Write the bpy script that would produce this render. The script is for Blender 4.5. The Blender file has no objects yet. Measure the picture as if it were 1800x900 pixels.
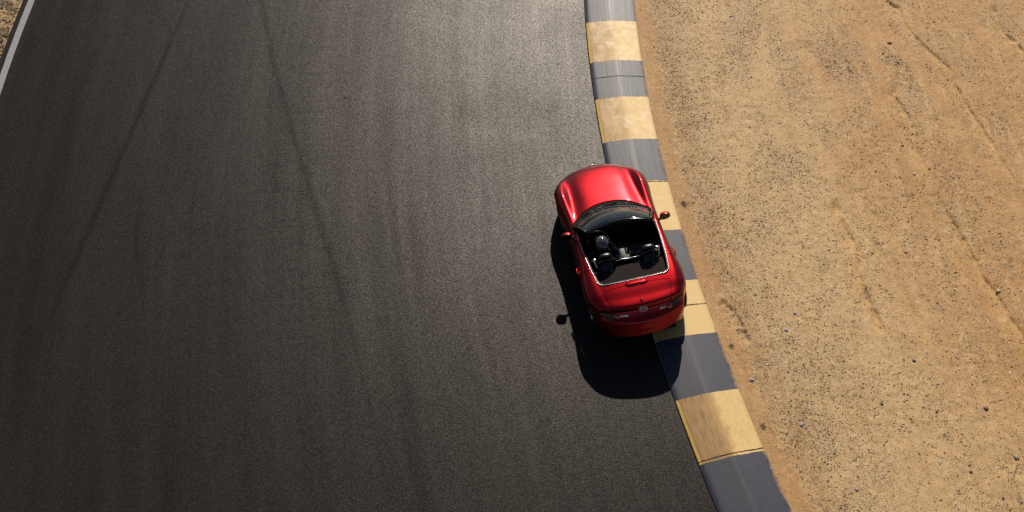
import bpy, bmesh, math, random
import numpy as np
from mathutils import Vector, Matrix

# ------------------------------------------------------------------ camera, sky, sun, exposure
scene = bpy.context.scene
C = bpy.context.collection
R = math.radians

cam_d = bpy.data.cameras.new('camera')
cam_d.lens = 44.0; cam_d.sensor_width = 36.0
cam_d.clip_start = 0.1; cam_d.clip_end = 3000.0
cam = bpy.data.objects.new('camera', cam_d); C.objects.link(cam)
cam.location = (0.0, 0.0, 17.1)
cam.rotation_euler = (R(90 - 49.2), 0, 0)
scene.camera = cam

SUN_EL, SUN_AZ = 36.2, 5.0            # elevation, azimuth clockwise from +Y
world = bpy.data.worlds.new('World'); scene.world = world; world.use_nodes = True
wn = world.node_tree.nodes; wl = world.node_tree.links
sky = wn.new('ShaderNodeTexSky'); sky.sky_type = 'NISHITA'; sky.sun_disc = False
sky.sun_elevation = R(SUN_EL); sky.sun_rotation = R(SUN_AZ)
sky.air_density = 1.0; sky.dust_density = 0.4; sky.ozone_density = 1.0
bg = wn['Background']; bg.inputs['Strength'].default_value = 0.05
wl.new(sky.outputs[0], bg.inputs['Color'])

sun_d = bpy.data.lights.new('sun', 'SUN'); sun_d.energy = 5.0; sun_d.angle = R(0.5)
sun_d.color = (1.0, 0.90, 0.76)
sun = bpy.data.objects.new('sun', sun_d); C.objects.link(sun)
dirv = Vector((math.sin(R(SUN_AZ)) * math.cos(R(SUN_EL)), math.cos(R(SUN_AZ)) * math.cos(R(SUN_EL)), math.sin(R(SUN_EL))))
sun.rotation_euler = dirv.to_track_quat('Z', 'Y').to_euler()
sun.location = (0, 30, 30)

vs = scene.view_settings
vs.view_transform = 'Standard'; vs.look = 'None'; vs.exposure = 0.0; vs.gamma = 1.0
vs.use_curve_mapping = False
scene.cycles.use_denoising = False
scene.cycles.caustics_reflective = False; scene.cycles.caustics_refractive = False
scene.cycles.max_bounces = 6; scene.cycles.transparent_max_bounces = 8

# ------------------------------------------------------------------ helpers
rng = np.random.default_rng(7)

def _hash(ix, iy, seed):
    h = (ix.astype(np.int64) * 374761393 + iy.astype(np.int64) * 668265263 + seed * 1442695041) & 0xFFFFFFFF
    h = ((h ^ (h >> 13)) * 1274126177) & 0xFFFFFFFF
    return ((h ^ (h >> 16)) & 0xFFFF) / 65535.0

def vnoise(x, y, seed=0):
    ix = np.floor(x); iy = np.floor(y); fx = x - ix; fy = y - iy
    u = fx * fx * fx * (fx * (fx * 6 - 15) + 10); v = fy * fy * fy * (fy * (fy * 6 - 15) + 10)
    a = _hash(ix, iy, seed); b = _hash(ix + 1, iy, seed); c = _hash(ix, iy + 1, seed); d = _hash(ix + 1, iy + 1, seed)
    return (a * (1 - u) + b * u) * (1 - v) + (c * (1 - u) + d * u) * v

def fbm(x, y, octv=4, seed=0, gain=.5):
    s = 0; amp = 1; tot = 0
    for i in range(octv):
        s = s + amp * vnoise(x * 2 ** i + 13.7 * i, y * 2 ** i - 7.1 * i, seed + i); tot += amp; amp *= gain
    return s / tot

def sstep(a, b, x):
    t = np.clip((x - a) / (b - a), 0, 1); return t * t * (3 - 2 * t)

def mesh_obj(name, verts, faces, mat, parent=None, smooth=True, normals=None, attrs=None, uv=None):
    me = bpy.data.meshes.new(name)
    me.from_pydata([tuple(v) for v in verts] if not isinstance(verts, np.ndarray) else verts.tolist(), [], faces if isinstance(faces, list) else faces.tolist())
    if smooth: me.polygons.foreach_set('use_smooth', [True] * len(me.polygons))
    if attrs:
        for k, a in attrs.items():
            a = np.asarray(a, dtype=np.float32)
            if a.ndim == 1:
                at = me.attributes.new(k, 'FLOAT', 'POINT'); at.data.foreach_set('value', a)
            elif a.shape[1] == 3:
                at = me.attributes.new(k, 'FLOAT_VECTOR', 'POINT'); at.data.foreach_set('vector', a.ravel())
            else:
                at = me.attributes.new(k, 'FLOAT_COLOR', 'POINT'); at.data.foreach_set('color', a.ravel())
    me.update()
    if normals is not None: me.normals_split_custom_set_from_vertices([tuple(n) for n in normals])
    if mat: me.materials.append(mat)
    o = bpy.data.objects.new(name, me); C.objects.link(o)
    if parent: o.parent = parent
    return o

def bm_obj(name, bm, mat, parent=None, smooth=True):
    me = bpy.data.meshes.new(name); bm.to_mesh(me); bm.free()
    if smooth: me.polygons.foreach_set('use_smooth', [True] * len(me.polygons))
    me.materials.append(mat)
    o = bpy.data.objects.new(name, me); C.objects.link(o)
    if parent: o.parent = parent
    return o

def empty(name, loc=(0, 0, 0), rot=(0, 0, 0), parent=None):
    o = bpy.data.objects.new(name, None); C.objects.link(o); o.location = loc; o.rotation_euler = rot
    o.empty_display_size = .2
    if parent: o.parent = parent
    return o

def tag(o, label=None, cat=None, group=None, kind=None):
    if label: o['label'] = label
    if cat: o['category'] = cat
    if group: o['group'] = group
    if kind: o['kind'] = kind
    return o

def tube_geo(pts, rad, n=8, closed=False, flat=1.0):
    P = [Vector(p) for p in pts]; m = len(P); V = []; F = []
    rads = rad if hasattr(rad, '__len__') else [rad] * m
    up = Vector((0, 0, 1)); prev = None
    for i in range(m):
        a = P[(i - 1) % m] if (closed or i > 0) else P[0]; b = P[(i + 1) % m] if (closed or i < m - 1) else P[-1]
        d = (b - a).normalized()
        if prev is None:
            s = d.cross(up)
            if s.length < 1e-3: s = d.cross(Vector((1, 0, 0)))
        else:
            s = prev - d * prev.dot(d)
        s.normalize(); prev = s; q = s.cross(d)
        for k in range(n):
            an = 2 * math.pi * k / n
            V.append(tuple(P[i] + s * math.cos(an) * rads[i] + q * math.sin(an) * rads[i] * flat))
    rows = m if closed else m - 1
    for i in range(rows):
        for k in range(n):
            a = i * n + k; b = i * n + (k + 1) % n; c = ((i + 1) % m) * n + (k + 1) % n; d = ((i + 1) % m) * n + k
            F.append((a, d, c, b))
    if not closed:
        F.append(tuple(range(n))); F.append(tuple((m - 1) * n + k for k in reversed(range(n))))
    return V, F

def tube(name, pts, rad, mat, parent=None, n=8, closed=False, flat=1.0):
    V, F = tube_geo(pts, rad, n, closed, flat)
    return mesh_obj(name, V, F, mat, parent)

def rbox(name, size, mat, parent=None, loc=(0, 0, 0), rot=(0, 0, 0), bevel=.02, seg=3, taper=None):
    bm = bmesh.new(); bmesh.ops.create_cube(bm, size=1)
    for v in bm.verts:
        v.co = Vector((v.co.x * size[0], v.co.y * size[1], v.co.z * size[2]))
        if taper and v.co.z > 0: v.co.x *= taper[0]; v.co.y *= taper[1]
    bmesh.ops.bevel(bm, geom=list(bm.edges), offset=bevel, segments=seg, profile=.5, affect='EDGES')
    M = Matrix.Translation(loc) @ (Matrix.Rotation(rot[2], 4, 'Z') @ Matrix.Rotation(rot[1], 4, 'Y') @ Matrix.Rotation(rot[0], 4, 'X'))
    bmesh.ops.transform(bm, matrix=M, verts=bm.verts)
    return bm_obj(name, bm, mat, parent)

def lathe(name, prof, mat, parent=None, n=32, axis='X', loc=(0, 0, 0)):
    # prof: list of (radius, axial)
    V = []; F = []; m = len(prof)
    for r, a in prof:
        for k in range(n):
            t = 2 * math.pi * k / n
            V.append((a, r * math.cos(t), r * math.sin(t)) if axis == 'X' else (r * math.cos(t), r * math.sin(t), a))
    for i in range(m - 1):
        for k in range(n):
            F.append((i * n + k, i * n + (k + 1) % n, (i + 1) * n + (k + 1) % n, (i + 1) * n + k))
    V = [(v[0] + loc[0], v[1] + loc[1], v[2] + loc[2]) for v in V]
    return mesh_obj(name, V, F, mat, parent)

# ------------------------------------------------------------------ materials
class NT:
    def __init__(s, name):
        s.m = bpy.data.materials.new(name); s.m.use_nodes = True
        s.t = s.m.node_tree; s.n = s.t.nodes; s.b = s.n['Principled BSDF']; s.out = s.n['Material Output']
    def new(s, t, **kw):
        n = s.n.new(t)
        for k, v in kw.items(): setattr(n, k, v)
        return n
    def link(s, a, b): s.t.links.new(a, b)
    def attr(s, name): n = s.new('ShaderNodeAttribute'); n.attribute_name = name; return n
    def val(s, sock, v):
        if hasattr(v, 'links') or isinstance(v, bpy.types.NodeSocket): s.link(v, sock)
        else: sock.default_value = v
    def math(s, op, a, b=0.0, c=None, clamp=False):
        n = s.new('ShaderNodeMath', operation=op); n.use_clamp = clamp
        s.val(n.inputs[0], a); s.val(n.inputs[1], b)
        if c is not None: s.val(n.inputs[2], c)
        return n.outputs[0]
    def mix(s, f, a, b, mode='MIX'):
        n = s.new('ShaderNodeMix', data_type='RGBA', blend_type=mode)
        s.val(n.inputs[0], f); s.val(n.inputs[6], a); s.val(n.inputs[7], b)
        return n.outputs[2]
    def noise(s, vec, scale, detail=3, rough=.5, dist=0):
        n = s.new('ShaderNodeTexNoise'); n.inputs['Scale'].default_value = scale; n.inputs['Detail'].default_value = detail
        n.inputs['Roughness'].default_value = rough; n.inputs['Distortion'].default_value = dist
        if vec is not None: s.link(vec, n.inputs['Vector'])
        return n.outputs['Fac']
    def voro(s, vec, scale, feature='F1', out='Distance'):
        n = s.new('ShaderNodeTexVoronoi', feature=feature); n.inputs['Scale'].default_value = scale
        if vec is not None: s.link(vec, n.inputs['Vector'])
        return n.outputs[out]
    def ramp(s, f, a, b, lo=0.0, hi=1.0):
        n = s.new('ShaderNodeMapRange'); n.interpolation_type = 'SMOOTHSTEP'
        s.val(n.inputs[0], f); n.inputs[1].default_value = a; n.inputs[2].default_value = b
        n.inputs[3].default_value = lo; n.inputs[4].default_value = hi
        return n.outputs[0]
    def mapping(s, vec, scale=(1, 1, 1), loc=(0, 0, 0)):
        n = s.new('ShaderNodeMapping'); n.inputs['Scale'].default_value = scale; n.inputs['Location'].default_value = loc
        s.link(vec, n.inputs['Vector']); return n.outputs[0]
    def bump(s, h, strength=.5, dist=.01, normal=None):
        n = s.new('ShaderNodeBump'); n.inputs['Strength'].default_value = strength; n.inputs['Distance'].default_value = dist
        s.link(h, n.inputs['Height'])
        if normal is not None: s.link(normal, n.inputs['Normal'])
        return n.outputs[0]
    def set(s, **kw):
        mp = dict(col='Base Color', rough='Roughness', metal='Metallic', spec='Specular IOR Level', coat='Coat Weight',
                  coat_rough='Coat Roughness', normal='Normal', trans='Transmission Weight', ior='IOR', sheen='Sheen Weight')
        for k, v in kw.items():
            sock = s.b.inputs[mp[k]]
            if k == 'col' and isinstance(v, tuple) and len(v) == 3: v = v + (1,)
            s.val(sock, v)
        return s

def col(r, g, b): return (r, g, b, 1)

def simple(name, c, rough=.5, metal=0.0, spec=.5, coat=0.0, coat_rough=.03, noise_amt=.12, nscale=9):
    t = NT(name); tc = t.new('ShaderNodeTexCoord')
    n = t.noise(tc.outputs['Object'], nscale, 4)
    f = t.ramp(n, .3, .7, 1 - noise_amt, 1 + noise_amt)
    cc = t.new('ShaderNodeMix', data_type='RGBA', blend_type='MULTIPLY'); cc.inputs[0].default_value = 1
    cc.inputs[6].default_value = c + (1,); 
    cmb = t.new('ShaderNodeCombineColor'); [t.link(f, cmb.inputs[i]) for i in range(3)]
    t.link(cmb.outputs[0], cc.inputs[7])
    r2 = t.ramp(n, .3, .7, max(0, rough - .04), min(1, rough + .04))
    t.set(col=cc.outputs[2], rough=r2, metal=metal, spec=spec, coat=coat, coat_rough=coat_rough)
    return t.m

# --- asphalt
def mat_asphalt():
    t = NT('asphalt'); pol = t.attr('polar').outputs['Vector']; rub = t.attr('rubber').outputs['Fac']; crz = t.attr('cracked').outputs['Fac']
    tc = t.new('ShaderNodeTexCoord'); P = tc.outputs['Object']
    agg = t.voro(P, 95, out='Color'); sep = t.new('ShaderNodeSeparateColor'); t.link(agg, sep.inputs[0])
    grain = sep.outputs[0]
    fine = t.noise(P, 42, 3, .7)
    streak = t.noise(t.mapping(pol, (2.6, .16, 1)), 1.0, 4, .6)
    streak2 = t.noise(t.mapping(pol, (9, .35, 1), (3, 7, 0)), 1.0, 3, .6)
    patch = t.noise(P, .55, 3, .55, .6)
    b = t.mix(t.ramp(streak, .3, .7), col(.0150, .0126, .0106), col(.0190, .0161, .0137))
    b = t.mix(t.ramp(patch, .35, .65, 0, .35), b, col(.0105, .0085, .0082))
    stone = t.ramp(grain, .84, 1.0, 0, 1)
    b = t.mix(t.math('MULTIPLY', stone, .5), b, col(.060, .055, .045))
    b = t.mix(t.math('MULTIPLY', rub, .7), b, col(.005, .0045, .005))
    # fine transverse cracks
    cn = t.noise(t.mapping(pol, (.55, 3.6, 1)), 1.0, 5, .62)
    crack = t.math('MULTIPLY', t.ramp(t.math('ABSOLUTE', t.math('SUBTRACT', cn, .5)), .0, .013, 1, 0), t.ramp(t.math('MULTIPLY', crz, t.noise(P, 1.6, 3)), .30, .48))
    b = t.mix(t.math('MULTIPLY', crack, .6), b, col(.004, .0035, .0035))
    r = t.math('ADD', t.ramp(fine, .25, .75, .335, .41), t.math('MULTIPLY', rub, -.01))
    r = t.math('ADD', r, t.ramp(patch, .3, .7, -.01, .02))
    sp = t.math('MULTIPLY', t.ramp(streak, .2, .8, .090, .118), t.ramp(grain, 0, 1, .25, 1.75))
    sp = t.math('MULTIPLY', sp, t.ramp(streak2, .25, .75, .90, 1.10))
    sp = t.math('MULTIPLY', sp, t.math('SUBTRACT', 1.0, t.math('MULTIPLY', rub, .5)))
    sp = t.math('MULTIPLY', sp, t.math('SUBTRACT', 1.0, t.math('MULTIPLY', crack, .35)))
    h = t.math('ADD', t.voro(P, 75), t.math('MULTIPLY', fine, .6))
    t.b.inputs['Specular Tint'].default_value = (1, .93, .91, 1)
    t.set(col=b, rough=r, spec=sp, normal=t.bump(h, .22, .006))
    return t.m

def mat_sand():
    t = NT('sand'); tc = t.new('ShaderNodeTexCoord'); P = tc.outputs['Object']
    flow = t.attr('flow').outputs['Fac']; grav = t.attr('gravel').outputs['Fac']; dk = t.attr('strip').outputs['Fac']; verge = t.attr('verge').outputs['Fac']
    big = t.noise(P, .5, 4, .55, .4); mid = t.noise(P, 3.5, 5, .65); fine = t.noise(P, 55, 3, .75); gr = t.voro(P, 60, out='Color')
    sep = t.new('ShaderNodeSeparateColor'); t.link(gr, sep.inputs[0])
    b = t.mix(t.ramp(big, .35, .65), col(.50, .258, .080), col(.57, .33, .122))
    b = t.mix(t.ramp(mid, .35, .7, 0, .6), b, col(.45, .25, .10))
    b = t.mix(t.ramp(flow, .0, 1, 0, .85), b, col(.50, .265, .085))
    b = t.mix(t.math('MULTIPLY', t.attr('pale').outputs['Fac'], .65), b, col(.64, .435, .215))  # pale sand by the kerb, with some glare put into the colour
    b = t.mix(t.math('MULTIPLY', t.attr('rill').outputs['Fac'], .85), b, col(.60, .34, .115))
    b = t.mix(t.math('MULTIPLY', grav, .42), b, col(.42, .285, .15))
    b = t.mix(t.math('MULTIPLY', dk, .8), b, col(.47, .255, .095))
    b = t.mix(verge, b, col(.10, .07, .022))  # verge dirt, its colour lowered to include lens falloff
    # wind- and water-combed grain running with the slope
    mpn = t.new('ShaderNodeMapping'); mpn.inputs['Rotation'].default_value = (0, 0, R(-14)); mpn.inputs['Scale'].default_value = (5.5, .8, 1)
    t.link(P, mpn.inputs['Vector']); comb = t.noise(mpn.outputs[0], 1.0, 5, .66, .35)
    b = t.mix(t.ramp(comb, .50, .70, 0, .65), b, col(.64, .42, .185))
    b = t.mix(t.ramp(comb, .50, .30, 0, .60), b, col(.42, .235, .085))
    # single grains and dark flecks
    spk = t.ramp(fine, .52, .72, 0, .55)
    b = t.mix(t.math('MULTIPLY', spk, t.ramp(grav, 0, 1, .5, 1)), b, col(.22, .15, .08))
    b = t.mix(t.math('MULTIPLY', t.ramp(sep.outputs[0], .86, 1), .5), b, col(.66, .56, .42))
    b = t.mix(t.math('MULTIPLY', t.ramp(sep.outputs[1], .84, .96), t.ramp(grav, 0, 1, .42, .85)), b, col(.10, .07, .04))
    h = t.math('ADD', t.math('MULTIPLY', fine, .5), t.math('ADD', t.math('MULTIPLY', sep.outputs[2], .25), t.math('ADD', mid, t.math('MULTIPLY', comb, .6))))
    t.set(col=b, rough=.62, spec=.32, normal=t.bump(h, .8, .024))
    return t.m

def mat_kerb_paint(name, yellow):
    t = NT(name); tc = t.new('ShaderNodeTexCoord'); P = tc.outputs['Object']
    pol = t.attr('polar').outputs['Vector']; wear = t.attr('wear').outputs['Fac']
    sx = t.new('ShaderNodeSeparateXYZ'); t.link(pol, sx.inputs[0]); u = sx.outputs[0]      # u: metres from the road edge
    st = t.noise(t.mapping(pol, (34, .7, 1)), 1.0, 5, .7); st2 = t.noise(t.mapping(pol, (95, 2.2, 1), (4, 1, 0)), 1.0, 4, .65)
    blot = t.noise(P, 5, 5, .65); fine = t.noise(P, 60, 3, .7)
    # rubber laid down over the road-side half of the kerb
    edge = t.math('ADD', u, t.math('MULTIPLY', t.math('SUBTRACT', blot, .5), .25))
    zone = t.math('MULTIPLY', t.ramp(edge, .50, .68, 1, 0), t.ramp(u, .035, .06))
    rubm = t.math('MULTIPLY', t.math('MULTIPLY', zone, t.ramp(u, .05, .62, 1, .35)), t.ramp(t.math('ADD', t.math('MULTIPLY', st, .5), t.math('ADD', t.math('MULTIPLY', st2, .3), t.math('MULTIPLY', blot, .2))), .3, .62, .45, 1))
    rubm = t.math('MULTIPLY', rubm, wear, clamp=True)
    faint = t.math('MULTIPLY', t.ramp(st, .48, .75), .22)
    if yellow:
        b = t.mix(t.ramp(blot, .3, .7), col(.66, .435, .155), col(.71, .49, .195))
        b = t.mix(t.ramp(u, .035, .06, 1, 0), b, col(.64, .42, .10))
        b = t.mix(faint, b, col(.40, .26, .10))
        b = t.mix(t.math('MULTIPLY', zone, t.math('MULTIPLY', wear, .75), clamp=True), b, col(.53, .305, .08))
        b = t.mix(rubm, b, col(.34, .18, .045))
        b = t.mix(t.math('MULTIPLY', rubm, t.ramp(st2, .50, .62, 0, .85)), b, col(.07, .042, .02))
        b = t.mix(t.ramp(fine, .60, .75, 0, .35), b, col(.33, .22, .10))
        crk = t.math('MULTIPLY', t.ramp(t.math('ABSOLUTE', t.math('SUBTRACT', t.noise(t.mapping(pol, (7, 1.6, 1)), 1.0, 5, .65), .5)), 0, .007, 1, 0), t.ramp(wear, .5, 1.2, .15, .8))
        b = t.mix(crk, b, col(.22, .12, .05))
        rough = t.ramp(blot, .3, .7, .45, .6); spec = .35
    else:
        b = t.mix(t.ramp(blot, .3, .7), col(.037, .040, .062), col(.045, .048, .072))
        b = t.mix(t.math('MULTIPLY', zone, t.ramp(st, .35, .65, 0, .7)), b, col(.030, .030, .036))
        ridge_glint = t.math('MULTIPLY', t.ramp(u, .50, .53), t.ramp(u, .54, .575, 1, 0))
        b = t.mix(t.math('MULTIPLY', ridge_glint, t.ramp(st, .3, .7, .0, .22)), b, col(.15, .14, .13))  # glossy reflection along the crest, painted as a paler streak
        b = t.mix(t.ramp(st2, .6, .78, 0, .25), b, col(.15, .145, .15))
        b = t.mix(t.ramp(fine, .62, .76, 0, .4), b, col(.16, .15, .14))
        rough = t.ramp(st, .3, .7, .42, .48); spec = .24
    # sand blown over the outer edge
    sp = t.math('MULTIPLY', t.ramp(t.math('ADD', u, t.math('MULTIPLY', t.math('SUBTRACT', t.noise(P, 7, 5, .7), .5), .16)), 1.03, 1.10), t.ramp(fine, .35, .6, .3, .9))
    b = t.mix(sp, b, col(.46, .29, .14))
    t.set(col=b, rough=rough, spec=spec, normal=t.bump(t.math('ADD', fine, t.math('MULTIPLY', st2, .7)), .25, .004))
    return t.m

def mat_white_line():
    t = NT('white_line_paint'); tc = t.new('ShaderNodeTexCoord'); P = tc.outputs['Object']
    n = t.noise(P, 14, 5, .7); f = t.noise(P, 70, 2, .6)
    b = t.mix(t.ramp(n, .45, .7, 0, .5), col(.26, .275, .29), col(.15, .16, .165))  # white paint greyed to include lens falloff, plus worn spots
    b = t.mix(t.ramp(f, .58, .75, 0, .7), b, col(.10, .10, .10))
    t.set(col=b, rough=.6, spec=.3, normal=t.bump(f, .3, .004)); return t.m

def mat_attr_col(name, rough=.8, spec=.3):
    t = NT(name); a = t.attr('tint'); tc = t.new('ShaderNodeTexCoord')
    n = t.noise(tc.outputs['Object'], 90, 3, .6)
    t.set(col=t.mix(t.ramp(n, .45, .8, 0, .25), a.outputs['Color'], col(.09, .07, .05)), rough=rough, spec=spec); return t.m

def mat_car_paint():
    t = NT('red_metallic_paint'); tc = t.new('ShaderNodeTexCoord')
    fl = t.noise(tc.outputs['Object'], 900, 1, .5)
    dust = t.noise(tc.outputs['Object'], 3.2, 5, .65)
    b = t.mix(t.ramp(fl, .4, .6), col(.19, .0004, .0024), col(.26, .0008, .0040))
    b = t.mix(t.ramp(dust, .5, .8, 0, .006), b, col(.4, .22, .12))
    t.set(col=b, rough=t.ramp(fl, .4, .6, .29, .36), metal=.93, spec=.3, coat=.45, coat_rough=.035)
    return t.m

def mat_glass(name, tint=(.80, .82, .82)):
    t = NT(name); t.n.remove(t.b)
    tr = t.new('ShaderNodeBsdfTransparent'); tr.inputs[0].default_value = tint + (1,)
    gl = t.new('ShaderNodeBsdfGlossy'); gl.inputs['Roughness'].default_value = .03
    tc = t.new('ShaderNodeTexCoord'); nz = t.noise(tc.outputs['Object'], 5, 4)
    fr = t.new('ShaderNodeFresnel'); fr.inputs[0].default_value = 1.52
    mx = t.new('ShaderNodeMixShader')
    f = t.math('ADD', t.math('MULTIPLY', fr.outputs[0], 1.5), t.ramp(nz, .4, .8, 0, .03), clamp=True)
    t.link(f, mx.inputs[0]); t.link(tr.outputs[0], mx.inputs[1]); t.link(gl.outputs[0], mx.inputs[2]); t.link(mx.outputs[0], t.out.inputs[0])
    return t.m

M = dict(
    asphalt=mat_asphalt(), sand=mat_sand(), yellow=mat_kerb_paint('yellow_kerb_paint', True), grey=mat_kerb_paint('grey_kerb_paint', False),
    concrete=simple('kerb_concrete', (.20, .17, .13), .85, noise_amt=.3, nscale=14), white=mat_white_line(),
    pebble=mat_attr_col('pebble_stone'), debris=mat_attr_col('dry_debris', .85, .2), rock=mat_attr_col('rock', .75, .35),
    paint=mat_car_paint(), glass=mat_glass('windscreen_glass'),
    black=simple('black_plastic', (.008, .0075, .0075), .35, spec=.4), matte=simple('black_interior', (.006, .005, .005), .8, spec=.15),
    seat=simple('black_leather', (.009, .0075, .0075), .38, spec=.5), cloth=simple('black_soft_top', (.022, .017, .015), .9, spec=.1, nscale=40),
    gloss=simple('gloss_black', (.006, .006, .0065), .08, spec=.6), chrome=simple('chrome', (.85, .85, .84), .32, 1.0, noise_amt=.05),
    tyre=simple('tyre_rubber', (.012, .012, .012), .8, spec=.25), rim=simple('alloy_rim', (.42, .42, .44), .28, .9),
    lampred=simple('red_lamp_lens', (.30, .006, .004), .10, spec=.6, coat=1), lampclear=simple('clear_lamp_lens', (.16, .13, .13), .12, spec=.6, coat=1),
    lampdark=simple('lamp_surround', (.045, .003, .003), .3, spec=.3), mirror=simple('mirror_glass', (.07, .06, .065), .03, 1.0, noise_amt=.02),
    grey_plastic=simple('grey_console', (.085, .08, .078), .45, spec=.5), suit=simple('dark_race_suit', (.012, .010, .011), .85, spec=.15, nscale=30),
    suitred=simple('red_sleeve_patch', (.28, .01, .015), .8, spec=.2), glove=simple('black_glove', (.010, .010, .010), .7), helmet=simple('dark_grey_helmet', (.055, .048, .057), .16, spec=.5, coat=.8),
    shoe=simple('black_shoe', (.01, .01, .01), .6), twig=simple('pale_dry_twig', (.42, .34, .22), .8),
)

# ------------------------------------------------------------------ track geometry: everything bends round one centre
CX, CY = 50.815, 21.92
RK0, RK1 = 49.228, 48.138          # kerb edge at the road, kerb edge at the sand
RROAD = 61.53                      # outer edge of the asphalt
S0 = -0.1115 * RK1                 # arc position of the first kerb joint (see below)
TH0 = math.atan2(16.6 - CY, 3.002 - CX) % (2 * math.pi)   # kerb joint in front of the car's right front wheel

def pol2xy(r, s):                  # s in metres along the kerb's sand edge, positive towards the viewer
    th = TH0 + s / RK1
    return CX + r * np.cos(th), CY + r * np.sin(th)

def xy2pol(x, y):
    r = np.hypot(x - CX, y - CY); th = np.mod(np.arctan2(y - CY, x - CX), 2 * np.pi)
    return r, (th - TH0) * RK1

def graded(a, b, step, lo, hi, grow=1.35):
    mid = list(np.arange(a, b + step * .5, step)); L = []; s = step; x = a
    while x > lo: s *= grow; x -= s; L.append(max(x, lo))
    Rr = []; s = step; x = mid[-1]
    while x < hi: s *= grow; x += s; Rr.append(min(x, hi))
    return np.array(L[::-1] + mid + Rr)

def grid_faces(nr, nc):
    i = np.arange(nr - 1)[:, None] * nc + np.arange(nc - 1)[None, :]
    return np.stack([i, i + 1, i + nc + 1, i + nc], -1).reshape(-1, 4)

# ---- fields of the sandy ground
def sand_fields(x, y):
    r, s = xy2pol(x, y); dk = RK1 - r
    w = fbm(x * .35, y * .35, 3, 3) - .5
    q = x + .24 * (y - 15) + 1.1 * w
    rid = 1 - np.abs(2 * fbm(q * .95, y * .13 + 5, 3, 11) - 1)
    flow = sstep(.80, .97, rid) * sstep(1.2, 3.2, dk + 1.6 * w)
    rid2 = 1 - np.abs(2 * fbm(q * 2.1 + 9, y * .28, 3, 23) - 1)
    flow = np.maximum(flow, .7 * sstep(.86, .98, rid2) * sstep(1.5, 4, dk))
    far = sstep(5.2, 7.5, dk + .5 * w)
    strip = (1 - sstep(.20, .34, dk + .16 * (vnoise(s * 1.5, r * 1.5, 5) - .5))) * (dk > -.3)
    grav = sstep(.22, .36, dk) * (1 - sstep(.45, 1.9, dk + 1.2 * w)) * .9
    clump = fbm(x * .75 + 4, y * .45, 4, 31)
    grav = np.maximum(grav, (.18 + .57 * sstep(.45, .80, clump)) * (1 - flow)) * (1 - .9 * strip)
    verge = sstep(RROAD - .2, RROAD + .0, r) * (.35 + .65 * sstep(.42, .6, fbm(x * 3, y * 3, 3, 77)))
    grav = np.where(r > RROAD - .1, .9, grav)
    flow = np.clip(np.maximum(flow, .55 * far), 0, 1)
    return r, s, dk, flow, grav, strip, verge, rid, rid2

def seg_dist(x, y, poly):
    d = np.full(x.shape, 9e9); tt = np.zeros(x.shape); sg = np.zeros(x.shape); acc = 0; Ls = [math.dist(a, b) for a, b in zip(poly, poly[1:])]; tot = sum(Ls)
    for (a, b), l in zip(zip(poly, poly[1:]), Ls):
        ux, uy = (b[0] - a[0]), (b[1] - a[1]); t = np.clip(((x - a[0]) * ux + (y - a[1]) * uy) / (l * l), 0, 1)
        dd = np.hypot(x - a[0] - t * ux, y - a[1] - t * uy); m = dd < d
        d = np.where(m, dd, d); tt = np.where(m, (acc + t * l) / tot, tt); sg = np.where(m, np.sign(ux * (y - a[1]) - uy * (x - a[0])), sg); acc += l
    return d, tt, sg
# little wash-outs cut into the sand: a sharp bank on one side, smooth silt on the other
RILLS = [[(7.98, 16.36), (8.05, 15.98), (8.22, 15.35), (8.25, 15.03), (8.37, 14.27), (8.5, 13.88), (8.6, 13.37), (8.75, 12.92), (8.95, 12.24), (9.1, 11.2)],
         [(6.17, 16.17), (6.06, 15.78), (6.19, 15.31), (6.3, 14.8), (6.18, 14.45), (6.25, 13.58), (6.4, 12.84)],
         [(8.14, 22.99), (8.19, 22.17), (8.39, 21.91), (8.44, 21.54), (8.54, 20.95), (8.76, 20.45), (9.06, 19.96), (9.11, 19.37), (9.16, 18.74), (9.31, 18.08), (9.38, 17.66), (9.59, 16.47)],
         [(8.18, 20.26), (8.03, 19.55), (7.76, 19.03), (7.86, 18.52), (7.91, 18.08), (7.89, 17.43), (7.98, 16.36)],
         [(10.51, 21.97), (10.48, 21.06), (10.64, 20.76), (10.92, 19.72)],
         [(3.65, 13.71), (3.86, 13.48), (3.96, 13.24), (4.04, 12.72)]]
def rill_fields(x, y):
    wx = x + .10 * (fbm(x * 2.4, y * 2.4, 3, 201) - .5) + .035 * (fbm(x * 9, y * 9, 2, 203) - .5); wy = y + .10 * (fbm(x * 2.4 + 7, y * 2.4, 3, 202) - .5)
    dz = np.zeros(x.shape); silt = np.zeros(x.shape)
    for k, poly in enumerate(RILLS):
        m = (x > min(q[0] for q in poly) - .6) & (x < max(q[0] for q in poly) + .6)
        if not m.any(): continue
        d, tt, sg = seg_dist(wx[m], wy[m], poly); e = sstep(0, .08, tt) * (1 - sstep(.88, 1, tt)); am = e * (.35 + .65 * vnoise(tt * 14, tt * 0 + k, 205))
        sd = d * sg
        bank = np.where(sd > 0, np.exp(-(sd / .022) ** 2), np.exp(-(sd / .12) ** 2))
        dz[m] -= .05 * am * bank; silt[m] = np.maximum(silt[m], e * np.where(sd < 0, np.exp(-(sd / .17) ** 2), np.exp(-(sd / .03) ** 2)))
    return dz, silt
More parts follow.
